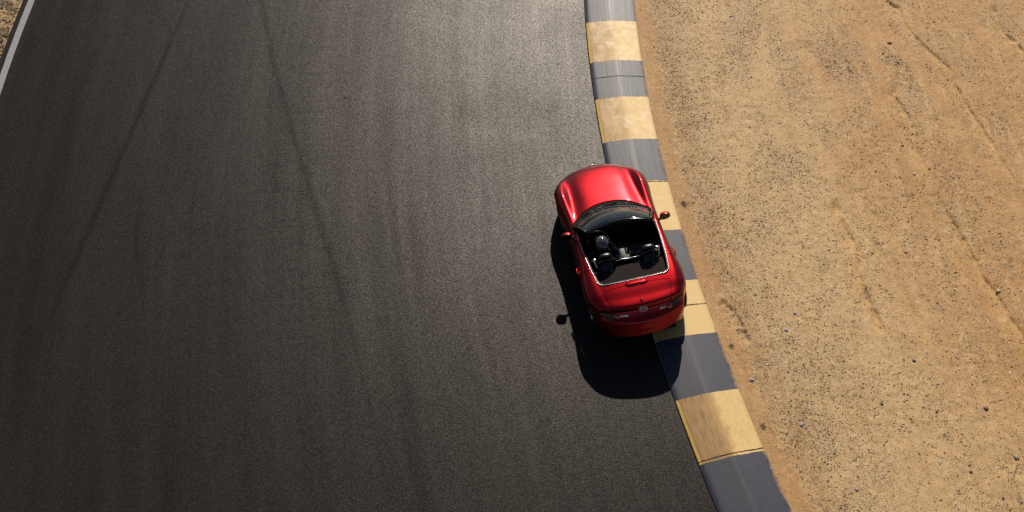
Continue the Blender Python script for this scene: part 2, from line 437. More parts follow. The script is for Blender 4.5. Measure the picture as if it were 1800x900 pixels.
def sand_height(x, y, F=None):
    r, s, dk, flow, grav, strip, verge, rid, rid2 = F or sand_fields(x, y)
    z = .022 + .05 * (fbm(x * .6, y * .45, 4, 41) - .5)
    brk = sstep(.42, .62, fbm(x * .5 + 3, y * .35, 3, 81))
    z = z - brk * (.022 * sstep(.80, .985, rid) * sstep(1.5, 3.2, dk) + .010 * sstep(.84, .99, rid2) * sstep(1.5, 4, dk))
    z = z + .026 * (fbm(x * 3.2, y * 2.2, 4, 51) - .5) + .018 * (fbm(x * 11, y * 9, 3, 61) - .5) * (1 - .6 * flow)
    z = z + .012 * sstep(.18, .30, dk) * (1 - sstep(.32, .6, dk))
    z = z + rill_fields(x, y)[0]
    inside = sstep(.0, .25, dk)
    z = z * inside + .028 * (1 - inside)
    # below the kerb and the road the ground lies deeper
    z = np.where((dk < -.015) & (r < RROAD + .004), -.07, z)
    # outer verge
    vz = -.012 + .05 * (fbm(x * 5, y * 5, 4, 71) - .45) + .02 * sstep(0, 1.0, r - RROAD)
    z = np.where(r >= RROAD + .004, vz, z)
    far = np.hypot(x - 1, y - 15); k = sstep(40, 90, far)
    z = z * (1 - k) + k * (-.07 + np.where(r < RK1 - 1, .09, 0) * 1.0)
    return z

# ---- ground sheet (polar rows so its cells follow the kerb)
rr = np.unique(np.r_[graded(RK1 - 9.8, RK1 - .03, .026, 1.0, RK1 - .03, 1.3), RK1 - .012, RK1 + .004, RK1 + .03, graded(RK0 + .4, RROAD - .25, 2.0, RK0 + .4, RROAD - .25),
                   np.linspace(RROAD - .02, RROAD + 1.6, 46), RROAD + np.array([1.9, 2.6, 4, 7, 12, 25, 60, 150, 400, 900, 1500])])
ss = np.unique(np.r_[graded(-7.2, 9.0, .034, -math.pi * RK1 * .999, math.pi * RK1 * .999, 1.16)])
RRg, SSg = np.meshgrid(rr, ss)
gx, gy = pol2xy(RRg.ravel(), SSg.ravel())
FF = sand_fields(gx, gy)
gz = sand_height(gx, gy, FF)
PALE_GLARE = sstep(.5, 1.0, FF[2]) * (1 - sstep(2.0, 4.5, FF[2] + 2.5 * (fbm(gx * .4, gy * .3, 3, 66) - .5)))  # band of pale sand that also carries painted glare
RILLB = np.zeros(gx.shape); nearm = (np.abs(gy - 15.5) < 9) & (gx > 3) & (gx < 12.5); nx0, ny0 = gx[nearm], gy[nearm]
RILLB[nearm] = rill_fields(nx0, ny0)[1]
ground = mesh_obj('ground', np.c_[gx, gy, gz], grid_faces(len(ss), len(rr))[:, ::-1], M['sand'],
                  attrs=dict(flow=FF[3], gravel=FF[4], strip=FF[5], verge=FF[6], rill=RILLB, pale=PALE_GLARE))
tag(ground, 'orange sandy ground with gravel and washed-out rills beside the kerb', kind='structure')
# far end of the sheet closes over the centre of the bend and the seam behind it
V0 = []

# ---- road
rr = np.r_[np.arange(RK0 + .018, RROAD - .3, .030), np.linspace(RROAD - .28, RROAD, 8)]
ss = graded(-7.2, 9.0, .036, -62, 62, 1.2)
RRg, SSg = np.meshgrid(rr, ss); r_, s_ = RRg.ravel(), SSg.ravel()
x_, y_ = pol2xy(r_, s_)
rub = np.zeros(x_.shape)
marks = [([(-6.85, 24.6), (-7.108, 22.173), (-7.24, 20.818), (-7.392, 19.199), (-7.521, 17.704), (-7.65, 16.468), (-7.793, 15.172), (-7.925, 13.965), (-8.049, 12.839), (-8.164, 11.785), (-8.239, 11.011), (-8.35, 9)], .075, .85),
         ([(-5.9, 24.2), (-5.412, 22.173), (-5.116, 21.006), (-4.941, 20.082), (-4.682, 19.113), (-4.349, 18.026), (-4.045, 16.999), (-3.747, 16.026), (-3.457, 15.034), (-3.205, 14.226), (-2.854, 13.33), (-2.484, 12.362), (-2.228, 11.449), (-2.02, 10.5), (-1.88, 9.4), (-1.8, 8.2)], .085, .78),
         ([(-4.80, 22.3), (-4.93, 20.263), (-4.91, 19.547), (-4.85, 18.52), (-4.6, 17.3)], .06, .45),
         ([(-7.79, 22.173), (-7.274, 21.006), (-6.844, 20.263), (-6.5, 19.2)], .05, .4),
         ([(-6.95, 16.4), (-6.912, 15.452), (-6.647, 14.358), (-6.319, 13.33)], .07, .5),
         ([(-5.8, 18.9), (-6.0, 17.0), (-5.9, 15.0), (-5.6, 13.2)], .05, .3),
         ([(-8.6, 21.5), (-8.9, 18.5), (-9.1, 15.5), (-9.15, 13)], .10, .3)]
def smooth_path(poly):
    q = np.array(poly); t = np.r_[0, np.cumsum(np.hypot(*np.diff(q, axis=0).T))]; k = min(3, len(q) - 1)
    cx_ = np.polyfit(t, q[:, 0], k); cy_ = np.polyfit(t, q[:, 1], k); tt = np.linspace(0, t[-1], 24)
    return list(zip(np.polyval(cx_, tt), np.polyval(cy_, tt)))
for poly, w, a in marks:
    poly = smooth_path(poly)
    d, tt, _ = seg_dist(x_, y_, poly)
    ww = w * (.85 + .3 * vnoise(s_ * .3, r_ * 0, 91))
    fade = sstep(0, .06, tt) * (1 - sstep(.55, 1, tt))
    rub = np.maximum(rub, a * fade * np.exp(-(d / (.72 * ww)) ** 2) * .85 * (.75 + .35 * vnoise(s_ * .5, r_ * 7, 93)))
# broad rubbered racing band and darker patches
rub = np.maximum(rub, .30 * sstep(.50, .75, fbm(r_ * 1.6, s_ * .12, 3, 95)) * sstep(RK0 + 2, RK0 + 4, r_))
pd, _, _ = seg_dist(x_, y_, [(-.9, 18.7), (1.1, 18.6)])
rub = np.maximum(rub, .40 * np.exp(-(pd / .55) ** 2) * (.4 + vnoise(x_ * 2.2, y_ * 2.2, 97)))
cd, _, _ = seg_dist(x_, y_, [(-3.9, 22), (-4.0, 19.0), (-4.0, 16.0), (-3.4, 13.4)])
crk = np.exp(-(cd / 1.15) ** 2)
rz = .004 * (fbm(r_ * .8, s_ * .3, 3, 99) - .5)
road = mesh_obj('road', np.c_[x_, y_, rz], grid_faces(len(ss), len(rr))[:, ::-1], M['asphalt'],
                attrs=dict(rubber=np.clip(rub, 0, 1), cracked=crk, polar=np.c_[r_, s_, 0 * r_]))
tag(road, 'dark asphalt track with tyre marks', kind='structure')

# ---- painted edge line on the far side of the road
ss = np.arange(-30, 30.01, .08); jit = .006 * (np.random.default_rng(3).random(len(ss)) - .5)
xa, ya = pol2xy(61.272 + jit, ss); xb, yb = pol2xy(61.412 + jit[::-1], ss); n = len(ss)
line = mesh_obj('edge_line', np.r_[np.c_[xa, ya, np.full(n, .0065)], np.c_[xb, yb, np.full(n, .0065)]],
                [(i, i + 1, n + i + 1, n + i) for i in range(n - 1)], M['white'])
tag(line, 'white painted edge line along the far side of the asphalt', kind='structure')

# ---- kerb: precast three metre blocks, each with its coats of paint
KW = RK0 - RK1
KPROF = [(0.0, -.06), (0.0, .006), (.012, .014), (.048, .034), (.20, .052), (.38, .072), (.50, .084), (.545, .087), (.60, .084), (.75, .073), (.92, .060), (1.05, .050), (KW - .01, .045), (KW, .034), (KW, -.06)]
KU = np.array([p[0] for p in KPROF]); KZ = np.array([p[1] for p in KPROF])
def kerb_z(u): return float(np.interp(u, KU[1:-1], KZ[1:-1]))
kerb = empty('kerb', tuple(pol2xy(RK1 + KW / 2, 0)) + (0,))
tag(kerb, 'low striped kerb of yellow and grey painted concrete along the bend', kind='structure')
kinv = Matrix.Translation(-Vector(kerb.location))
def kerb_mesh(name, s0, s1, us, zs, mat, parent, lift=0.0, ragged=0.0, seed=0, wear=None, cap=True):
    ns = max(2, int((s1 - s0) / .06) + 1); sv = np.linspace(s0, s1, ns); V = []; A = []; W_ = []
    rg = np.random.default_rng(seed); j0 = rg.normal(0, ragged, len(us)); j1 = rg.normal(0, ragged, len(us))
    for i, s in enumerate(sv):
        for k, (u, z) in enumerate(zip(us, zs)):
            s2 = s + (j0[k] if i == 0 else 0) + (j1[k] if i == ns - 1 else 0)
            x, y = pol2xy(RK0 - u, s2); V.append((x - kerb.location.x, y - kerb.location.y, z + lift)); A.append((u, s2, 0)); W_.append(wear or 0)
    F = [tuple(f) for f in grid_faces(ns, len(us))]
    if cap: F += [tuple(range(len(us) - 1, -1, -1)), tuple((ns - 1) * len(us) + k for k in range(len(us)))]
    F = [tuple(reversed(f)) for f in F] if False else F
    return mesh_obj(name, V, F, mat, parent, smooth=False if cap else True, attrs=dict(polar=np.array(A), wear=np.array(W_)))
band_edges = [-13.2, -12.0, -10.8, -9.6, -8.4, -7.2, -5.98, -4.778, -3.491, -2.384, -1.157, -.03, 1.242, 2.445, 3.639, 4.828, 6.05, 7.25, 8.45, 9.65, 10.85, 12.05]
# first band of the list is yellow when its index is odd so that -4.778..-3.491 is yellow
pu = np.r_[.003, .012, .04, .07, .12, np.linspace(.16, KW - .06, 22), KW - .03, KW - .008]; pz = np.interp(pu, KU[1:-1], KZ[1:-1])
yw = {-4.778: .75, -2.384: .80, -.03: .25, 2.445: .30, 4.828: 1.8}
for b in range(-4, 4):
    s0, s1 = b * 3.0 + .007, b * 3.0 + 2.993
    blk = kerb_mesh('kerb_block', s0, s1, KU, KZ, M['concrete'], kerb)
    for i, (a, c) in enumerate(zip(band_edges, band_edges[1:])):
        lo, hi = max(a, s0 + .004), min(c, s1 - .004)
        if hi - lo < .01: continue
        isy = (i % 2 == 1)
        kerb_mesh('yellow_paint' if isy else 'grey_paint', lo, hi, pu, pz, M['yellow'] if isy else M['grey'], blk, lift=.0035,
                  ragged=.004, seed=100 + i * 7 + b, wear=yw.get(a, .5) if isy else .5, cap=False)

# ------------------------------------------------------------------ red roadster
L = 3.915 / 2
CAR = empty('roadster', (1.912, 14.565, .035), (0, 0, .198))
CAR.rotation_euler = (0, -R(5.2), .198)
tag(CAR, 'red open-top two-seat roadster with its right wheels on the kerb', 'car')
CARROLL = R(5.2)          # leaning out of the bend and up on the kerb
def pchip(xk, yk, x):
    xk = np.asarray(xk, float); yk = np.asarray(yk, float); h = np.diff(xk); d = np.diff(yk) / h
    m = np.zeros(len(xk)); m[0] = d[0]; m[-1] = d[-1]
    for i in range(1, len(xk) - 1):
        if d[i - 1] * d[i] > 0:
            w1 = 2 * h[i] + h[i - 1]; w2 = h[i] + 2 * h[i - 1]; m[i] = (w1 + w2) / (w1 / d[i - 1] + w2 / d[i])
    i = np.clip(np.searchsorted(xk, x) - 1, 0, len(h) - 1); t = (x - xk[i]) / h[i]
    return (2 * t ** 3 - 3 * t ** 2 + 1) * yk[i] + (t ** 3 - 2 * t ** 2 + t) * h[i] * m[i] + (-2 * t ** 3 + 3 * t ** 2) * yk[i + 1] + (t ** 3 - t ** 2) * h[i] * m[i + 1]

#        t     xb   zb   xm   zm    xs   zs    xc   zc    xv   zv    xh   zh    zt
ST = [(0.00, .60, .35, .645, .42, .63, .46, .56, .490, .42, .502, .25, .510, .513),
      (0.03, .66, .27, .705, .40, .68, .51, .61, .550, .46, .562, .28, .572, .577),
      (0.10, .72, .20, .780, .40, .755, .565, .675, .615, .52, .612, .32, .630, .637),
      (0.22, .76, .175, .838, .41, .812, .625, .715, .690, .55, .665, .34, .688, .696),
      (0.45, .79, .165, .866, .43, .840, .680, .735, .765, .575, .716, .37, .742, .752),
      (0.76, .80, .165, .8675, .45, .845, .71, .735, .812, .585, .757, .38, .790, .800),
      (1.05, .79, .165, .850, .46, .826, .72, .730, .822, .59, .788, .38, .826, .838),
      (1.35, .78, .165, .828, .46, .808, .73, .730, .830, .60, .824, .40, .858, .872),
      (1.70, .775, .17, .814, .47, .796, .75, .745, .842, .63, .860, .40, .882, .890),
      (2.20, .775, .17, .816, .47, .798, .765, .750, .855, .63, .878, .40, .898, .905),
      (2.60, .785, .18, .840, .48, .820, .79, .745, .880, .62, .904, .40, .922, .928),
      (3.00, .800, .20, .8675, .50, .847, .81, .730, .898, .60, .915, .40, .930, .935),
      (3.30, .790, .20, .855, .52, .826, .815, .700, .890, .57, .904, .38, .917, .922),
      (3.45, .755, .20, .815, .54, .785, .808, .668, .874, .54, .890, .36, .902, .906),
      (3.57, .730, .215, .775, .55, .750, .800, .640, .866, .52, .884, .35, .896, .900),
      (3.625, .715, .215, .755, .55, .735, .785, .625, .856, .51, .876, .34, .888, .892),
      (3.66, .71, .215, .745, .54, .725, .73, .615, .785, .50, .800, .33, .809, .812),
      (3.72, .70, .225, .735, .53, .715, .665, .605, .705, .49, .714, .33, .718, .720),
      (3.785, .685, .25, .72, .51, .70, .615, .59, .640, .48, .647, .32, .650, .651),
      (3.83, .655, .32, .69, .43, .67, .53, .57, .55, .46, .556, .30, .558, .559)]
ST = np.array(ST)
def bend(t, x):
    bf = .26 * np.clip(1 - t / 1.3, 0, 1) ** 1.5; br = .20 * np.clip((t - 3.0) / .83, 0, 1) ** 1.6
    return -(bf) * (np.abs(x) / .7) ** 2.4 + br * (np.abs(x) / .7) ** 2.4
def section(row, nv):
    pts = np.array([(row[1] - .10, row[2] + .0), (row[1], row[2]), (row[3], row[4]), (row[5], row[6]), (row[7], row[8]), (row[9], row[10]), (row[11], row[12]), (0, row[13])])
    ext = np.vstack([2 * pts[0] - pts[1], pts, (-row[11], row[12])])
    out = []; segs = len(pts) - 1; per = [3, 7, 8, 7, 9, 7, 8]
    for i in range(segs):
        p0, p1, p2, p3 = ext[i], ext[i + 1], ext[i + 2], ext[i + 3]
        k = per[i]
        # centripetal Catmull-Rom
        a = .5; t0 = 0; t1 = np.linalg.norm(p1 - p0) ** a; t2 = t1 + np.linalg.norm(p2 - p1) ** a; t3 = t2 + np.linalg.norm(p3 - p2) ** a
        for j in range(k):
            t = t1 + (t2 - t1) * j / k
            A1 = (t1 - t) / (t1 - t0) * p0 + (t - t0) / (t1 - t0) * p1 if t1 > t0 else p1; A2 = (t2 - t) / (t2 - t1) * p1 + (t - t1) / (t2 - t1) * p2; A3 = (t3 - t) / (t3 - t2) * p2 + (t - t2) / (t3 - t2) * p3
            B1 = (t2 - t) / (t2 - t0) * A1 + (t - t0) / (t2 - t0) * A2; B2 = (t3 - t) / (t3 - t1) * A2 + (t - t1) / (t3 - t1) * A3
            out.append((t2 - t) / (t2 - t1) * B1 + (t - t1) / (t2 - t1) * B2)
    out.append(pts[-1]); return np.array(out)

ts = np.r_[np.linspace(0, .03, 5)[:-1], np.linspace(.03, .25, 9)[:-1], np.linspace(.25, 3.45, 74)[:-1], np.linspace(3.45, 3.625, 9)[:-1], np.linspace(3.625, 3.83, 18)]
SV = []
for t in ts:
    row = [t] + [float(pchip(ST[:, 0], ST[:, k], np.array([t]))[0]) for k in range(1, 14)]
    h = section(row, 0); full = np.vstack([h * [-1, 1], (h[:-1])[::-1]])
    yy = L - t + bend(t, full[:, 0])
    SV.append(np.c_[full[:, 0], yy, full[:, 1], np.full(len(full), t)])
NCs = len(SV[0]); SV = np.vstack(SV)
SF = [tuple(int(q) for q in f) for f in grid_faces(len(ts), NCs)]
# close the nose and the tail with strips that follow their bow
for row0 in (0, (len(ts) - 1) * NCs):
    rowv = SV[row0:row0 + NCs]; xb_ = abs(rowv[0, 0]); b0 = len(SV)
    xx = np.clip(rowv[:, 0], -xb_, xb_); t_ = rowv[0, 3]
    SV = np.vstack([SV, np.c_[xx, L - t_ + bend(t_, xx), np.full(NCs, rowv[0, 2]), np.full(NCs, t_)]])
    for k in range(NCs - 1):
        q = (row0 + k, row0 + k + 1, b0 + k + 1, b0 + k)
        if abs(xx[k + 1] - xx[k]) < 1e-6: q = (row0 + k, row0 + k + 1, b0 + k)
        SF.append(q if row0 else tuple(reversed(q)))
# vertex normals of the whole shell, kept on every panel cut from it
VN = np.zeros((len(SV), 3)); P3 = SV[:, :3]
G4 = grid_faces(len(ts), NCs)
fn = np.cross(P3[G4[:, 2]] - P3[G4[:, 0]], P3[G4[:, 3]] - P3[G4[:, 1]])
for k in range(4): np.add.at(VN, G4[:, k], fn)
VN /= np.maximum(np.linalg.norm(VN, axis=1, keepdims=True), 1e-9)
_n = len(ts) * NCs; VN[_n:_n + NCs] = VN[:NCs]; VN[_n + NCs:] = VN[(len(ts) - 1) * NCs:_n]
if VN[(len(ts) // 3) * NCs + NCs // 2, 2] < 0: VN = -VN; SF = [tuple(reversed(f)) for f in SF]
SHELL = (np.c_[SV, VN], SF)

def clip(msh, phi):
    """keep the part of the sheet where phi < 0, cut exactly along phi = 0"""
    V, F = msh; ph = phi(V[:, 0], V[:, 1], V[:, 2], V[:, 3]); newV = []; mp = {}; ec = {}; out = []
    def vid(i):
        if i not in mp: mp[i] = len(newV); newV.append(V[i])
        return mp[i]
    def eid(i, j):
        k = (min(i, j), max(i, j))
        if k not in ec:
            f = ph[k[0]] / (ph[k[0]] - ph[k[1]]); ec[k] = len(newV); newV.append(V[k[0]] * (1 - f) + V[k[1]] * f)
        return ec[k]
    for f in F:
        s = [ph[i] < 0 for i in f]
        if all(s): out.append(tuple(vid(i) for i in f)); continue
        if not any(s): continue
        g = []
        for a in range(len(f)):
            i, j = f[a], f[(a + 1) % len(f)]
            if ph[i] < 0: g.append(vid(i))
            if (ph[i] < 0) != (ph[j] < 0): g.append(eid(i, j))
        if len(g) >= 3: out.append(tuple(g))
    return (np.array(newV) if newV else np.zeros((0, 7)), out)

def panel(name, msh, mat, parent, push=0.0, solid=0.0):
    V, F = msh; N = V[:, 4:7] / np.maximum(np.linalg.norm(V[:, 4:7], axis=1, keepdims=True), 1e-9)
    o = mesh_obj(name, V[:, :3] + N * push, F, mat, parent, normals=N)
    return o

GAP = .0045
def cut(msh, phi):
    return clip(msh, lambda x, y, z, t: phi(x, y, z, t) + GAP), clip(msh, lambda x, y, z, t: GAP - phi(x, y, z, t))

# regions: signed functions, negative inside. T is the distance behind the nose in plan
def T_(y): return L - y
def glass_T(x): return 1.37 + .27 * (np.abs(x) / .7) ** 2
def bonnet_T(x): return 1.21 + .36 * (np.abs(x) / .72) ** 2.2
def open_half(T): return np.interp(T, [1.2, 1.7, 2.2, 2.7, 3.0, 3.2], [.705, .700, .695, .660, .620, .600])
def rbx(px, py, hx, hy, r):
    qx = np.abs(px) - hx + r; qy = np.abs(py) - hy + r
    return np.hypot(np.maximum(qx, 0), np.maximum(qy, 0)) + np.minimum(np.maximum(qx, qy), 0) - r
def ph_open(x, y, z, t):
    T = T_(y); w = open_half(T); a = np.abs(x) - w; b = (T - 3.11) - .02 * (x / .6) ** 2; r = .13
    qa = a + r; qb = b + r
    rear = np.hypot(np.maximum(qa, 0), np.maximum(qb, 0)) + np.minimum(np.maximum(qa, qb), 0) - r
    return np.maximum(np.maximum(rear, glass_T(x) - T), .60 - z)
def ph_cowl(x, y, z, t):
    T = T_(y); return np.maximum(np.maximum(np.maximum(bonnet_T(x) - T, T - glass_T(x) - .06), np.abs(x) - .705), .6 - z)
AX_F, AX_R, TRK = L - .77, L - 3.07, .715
def ph_arch(x, y, z, t):
    a = np.hypot(y - AX_F, z - .305) - .350; b = np.hypot(y - AX_R, z - .305) - .352
    return np.maximum(np.minimum(a, b), .45 - np.abs(x))
def ph_bonnet(x, y, z, t):
    T = T_(y); w = np.interp(T, [.2, .5, .9, 1.3, 1.7], [.50, .585, .625, .655, .68])
    return np.maximum(np.maximum(np.maximum(np.abs(x) - w, T - bonnet_T(x)), .215 - t), .5 - z)
def ph_fbumper(x, y, z, t): return np.maximum(t - .205, -1)
def ph_boot(x, y, z, t):
    T = T_(y); w = np.interp(T, [3.2, 3.45, 3.63], [.575, .535, .49])
    return np.maximum(np.maximum(np.maximum(np.abs(x) - w, 3.205 + .02 * (x / .6) ** 2 - T), t - 3.657), .55 - z)
def ph_rbumper(x, y, z, t):
    return np.maximum(np.maximum(z - (.655 - .10 * np.clip((3.65 - t) / .35, 0, 1)), 3.34 - t), -1)
def ph_door(sx):
    def f(x, y, z, t):
        T = T_(y); lo = 1.63 + .05 * np.clip((.8 - z) / .5, 0, 1); hi = 2.70 - .04 * np.clip((.85 - z) / .5, 0, 1)
        return np.maximum(np.maximum(np.maximum(lo - T, T - hi), .235 - z), .3 - sx * x)
    return f
def ph_lamp(sx):     # tail lamp
    def f(x, y, z, t):
        X = sx * x - .555; Z = z - .735 - .14 * X
        return np.maximum(np.maximum(np.hypot(X / 1.0, Z / .44) - .155, 3.35 - t), .25 - sx * x)
    return f
def ph_head(sx):
    def f(x, y, z, t):
        X = sx * x - .60; Z = z - .565 - .12 * X
        return np.maximum(np.maximum(np.hypot(X, Z / .30) - .125, t - .24), .3 - sx * x)
    return f

rest = SHELL
_, rest = cut(rest, lambda *a: ph_open(*a) - GAP)
_, rest = cut(rest, lambda *a: ph_arch(*a) - GAP)
cowl, rest = cut(rest, ph_cowl)
bonnet, rest = cut(rest, ph_bonnet)
heads = []
for sx in (-1, 1):
    hd, rest = cut(rest, ph_head(sx)); heads.append(hd)
tails = []
for sx in (-1, 1):
    tl, rest = cut(rest, ph_lamp(sx)); tails.append(tl)
boot, rest = cut(rest, ph_boot)
fb, rest = cut(rest, ph_fbumper)
rb, rest = cut(rest, ph_rbumper)
doors = []
for sx in (-1, 1):
    dr, rest = cut(rest, ph_door(sx)); doors.append(dr)

body = panel('body', rest, M['paint'], CAR)
# dark inner skin behind the shut lines and inside the wheel arches
inner = clip(SHELL, lambda *a: -ph_open(*a) + .012); inner = clip(inner, lambda *a: -ph_arch(*a) + .004)
panel('inner_skin', inner, M['matte'], CAR, push=-.016)
ob = panel('bonnet', bonnet, M['paint'], CAR, push=.001)
panel('front_bumper', fb, M['paint'], CAR)
rbp = panel('rear_bumper', rb, M['paint'], CAR)
bt = panel('boot_lid', boot, M['paint'], CAR, push=.001)
cw = panel('cowl_panel', cowl, M['matte'], CAR, push=-.012)
for sx, hd in zip((-1, 1), heads): panel('headlight', hd, M['lampclear'], CAR, push=.002)

def shell_z(x, T):
    """height of the shell at a point in plan"""
    m = np.abs(SV[:, 2]) > .35; d = (SV[m, 0] - x) ** 2 + (SV[m, 1] - (L - T)) ** 2 - SV[m, 2] * .004
    i = np.argsort(d)[:6]; w = 1 / (d[i] - d[i].min() + 1e-3); top = SV[m, 2][i]
    return float((top * w).sum() / w.sum())

for sx, dr in zip((-1, 1), doors):
    d = panel('door', dr, M['paint'], CAR, push=.0015)
    hp = [(sx * .845, L - 2.62, .70), (sx * .862, L - 2.58, .704), (sx * .862, L - 2.46, .702), (sx * .838, L - 2.43, .70)]
    tube('handle', hp, [.011, .014, .014, .011], M['paint'], d, n=8)
    rbox('inner_trim', (.035, .78, .06), M['paint'], d, (sx * .672, L - 2.12, .835), (0, sx * R(14), sx * R(1.5)), .012, 2)

# tail lamps: clear slit surround with a round red lens in it
for sx, tl in zip((-1, 1), tails):
    o = panel('tail_light', tl, M['lampdark'], CAR, push=.002)
    near = min(range(len(tl[0])), key=lambda i: (tl[0][i, 0] - sx * .455) ** 2 + (tl[0][i, 2] - .725) ** 2)
    p = Vector(tl[0][near, :3]); nn = Vector(tl[0][near, 4:7]).normalized(); q = nn.to_track_quat('X', 'Z')
    pr = [(.0, .020), (.030, .018), (.050, .010), (.056, -.004), (.056, -.03)]
    ln = lathe('round_lens', pr, M['lampred'], o, 24); ln.matrix_local = Matrix.Translation(p) @ q.to_matrix().to_4x4()
    i2 = [min(range(len(tl[0])), key=lambda i: (tl[0][i, 0] - sx * xx) ** 2 + (tl[0][i, 2] - zz) ** 2) for xx, zz in ((.56, .735), (.615, .745), (.67, .748), (.705, .75))]
    tube('indicator_strip', [Vector(tl[0][i, :3]) + Vector(tl[0][i, 4:7]) * .004 for i in i2], [.008, .013, .012, .006], M['lampclear'], o, n=8)

# underbody tray and sills
tr = []
for T in np.linspace(.35, 3.7, 12): tr.append((T, np.interp(T, [.35, .6, 1.2, 2.8, 3.4, 3.7], [.5, .52, .74, .74, .55, .55])))
V = []
for T, w in tr:
    V += [(-w, L - T, .165), (w, L - T, .165), (-w, L - T, .21), (w, L - T, .21)]
F = []
for i in range(len(tr) - 1):
    a = i * 4; b = a + 4; F += [(a, b, b + 1, a + 1), (a + 2, a + 3, b + 3, b + 2), (a, a + 2, b + 2, b), (a + 1, b + 1, b + 3, a + 3)]
F += [(0, 1, 3, 2), (len(V) - 4, len(V) - 2, len(V) - 1, len(V) - 3)]
mesh_obj('underbody', V, F, M['matte'], CAR, smooth=False)

# cockpit tub
outl = []
for T in np.linspace(1.55, 2.95, 22): outl.append((float(open_half(T)) - .004, T))
a0 = outl[-1]
for k in range(1, 10):
    an = k / 10 * math.pi / 2; outl.append((a0[0] - .13 + .13 * math.cos(an) - .02 * k / 10, 2.97 + .13 * math.sin(an)))
outl.append((.25, 3.105)); 
ring = [(-x, T) for x, T in outl] + [(x, T) for x, T in reversed(outl)]
V = []; n = len(ring)
for x, T in ring: V.append((x, L - T, shell_z(x, T) - .02))
for x, T in ring: V.append((x * .97, L - min(T, 2.98), .60))
for x, T in ring: V.append((x * .90, L - min(T, 2.80), .30))
for x, T in ring: V.append((x * .86, L - min(T, 2.78), .23))
F = []
for lv in range(3):
    for i in range(n - 1): F.append((lv * n + i, lv * n + i + 1, (lv + 1) * n + i + 1, (lv + 1) * n + i))
F.append(tuple(3 * n + i for i in range(n)))
mesh_obj('cockpit_tub', V, F, M['matte'], CAR)

# bright moulding round the back of the cockpit
mould = []
for x, T in ring:
    if T > 1.80: mould.append((x * 1.006, L - T - (.006 if T > 2.9 else 0), shell_z(x, T) + .010))
# smooth heights a little
mz = np.array([p[2] for p in mould]); 
for _ in range(6): mz[1:-1] = (mz[:-2] + 2 * mz[1:-1] + mz[2:]) / 4
mould = [(p[0], p[1], float(z)) for p, z in zip(mould, mz)]
# extra points between the corner ends for an even bow
tube('chrome_moulding', mould, .0038, M['chrome'], CAR, n=8)
tube('seal', [(p[0] * .975, p[1] + (.014 if abs(p[1] - (L - 3.1)) < .12 else 0), p[2] - .004) for p in mould], .012, M['black'], CAR, n=8)

# folded soft-top cover behind the seats
V = []; F = []; nx, ny = 17, 9
for j in range(ny):
    T = 2.68 + (3.085 - 2.68) * j / (ny - 1)
    for i in range(nx):
        u = -1 + 2 * i / (nx - 1); w = float(open_half(T)) - .03 - (.09 * max(0, (T - 2.97) / .115) ** 2)
        V.append((u * w, L - T, .835 + .055 * (j / (ny - 1)) ** .7 + .025 * (1 - u * u) - .02 * abs(u) ** 6))
F = [tuple(int(q) for q in f)[::-1] for f in grid_faces(ny, nx)]
m = len(V); 
for i in range(nx): V.append((V[i][0], V[i][1] + .015, .45))
F += [(i, i + 1, m + i + 1, m + i) for i in range(nx - 1)]
mesh_obj('folded_soft_top', V, F, M['cloth'], CAR)

# dashboard with hood over the dials
prof = [(1.40, .80), (1.50, .845), (1.62, .850), (1.74, .835), (1.80, .79), (1.79, .68), (1.74, .55), (1.66, .45), (1.55, .42)]
xs = np.linspace(-.66, .66, 23); V = []; F = []
for x in xs:
    e = (abs(x) / .66) ** 2
    for T, z in prof: V.append((float(x), L - (T + .10 * e), z + .035 * math.exp(-((x + .36) / .17) ** 2) * (1 if T > 1.55 and z > .7 else 0)))
np_ = len(prof); F = [tuple(int(q) for q in f) for f in grid_faces(len(xs), np_)]
mesh_obj('dashboard', V, F, M['matte'], CAR)
rbox('centre_screen', (.19, .015, .11), M['gloss'], CAR, (0, L - 1.79, .86), (R(-12), 0, 0), .006, 2)
# centre tunnel
tun = rbox('centre_console', (.24, 1.05, .34), M['black'], CAR, (0, L - 2.22, .40), (0, 0, 0), .04, 3, (.85, 1))
rbox('armrest_lid', (.15, .21, .05), M['grey_plastic'], CAR, (.015, L - 2.51, .72), (R(6), 0, 0), .012, 3)
rbox('lid_riser', (.14, .19, .14), M['black'], CAR, (.015, L - 2.51, .64), (R(6), 0, 0), .012, 2)
gl = empty('gear_lever', (0.0, L - 2.06, .56), parent=CAR)
tube('shaft', [(0, 0, 0), (0, -.02, .10)], .008, M['chrome'], gl); lathe('knob', [(.0, .15), (.018, .146), (.026, .13), (.024, .108), (.010, .095)], M['gloss'], gl, 16, 'Z', (0, -.02, 0))
lathe('cup_holder', [(.036, .575), (.042, .58), (.042, .572), (.034, .54), (.0, .54)], M['chrome'], CAR, 20, 'Z', (.0, L - 2.34, .0))
tube('handbrake', [(.085, L - 2.42, .58), (.085, L - 2.30, .61), (.085, L - 2.18, .66)], [.014, .016, .018], M['black'], CAR)

# steering wheel
SWC = Vector((-.37, L - 1.98, .765)); SWR = Matrix.Rotation(R(68), 4, 'X')
sw = empty('steering_wheel', tuple(SWC), (R(68), 0, 0), CAR)
tube('wheel_rim', [(.178 * math.cos(a), .178 * math.sin(a), 0) for a in np.linspace(0, 2 * math.pi, 37)[:-1]], .0155, M['seat'], sw, n=10, closed=True)
for an in (R(10), R(170), R(270)):
    tube('spoke', [(.05 * math.cos(an), .05 * math.sin(an), -.02), (.172 * math.cos(an), .172 * math.sin(an), -.002)], [.02, .013], M['gloss'], sw, n=8, flat=.4)
lathe('hub', [(0, .012), (.045, .008), (.062, -.006), (.05, -.04), (.03, -.16)], M['black'], sw, 24, 'Z')

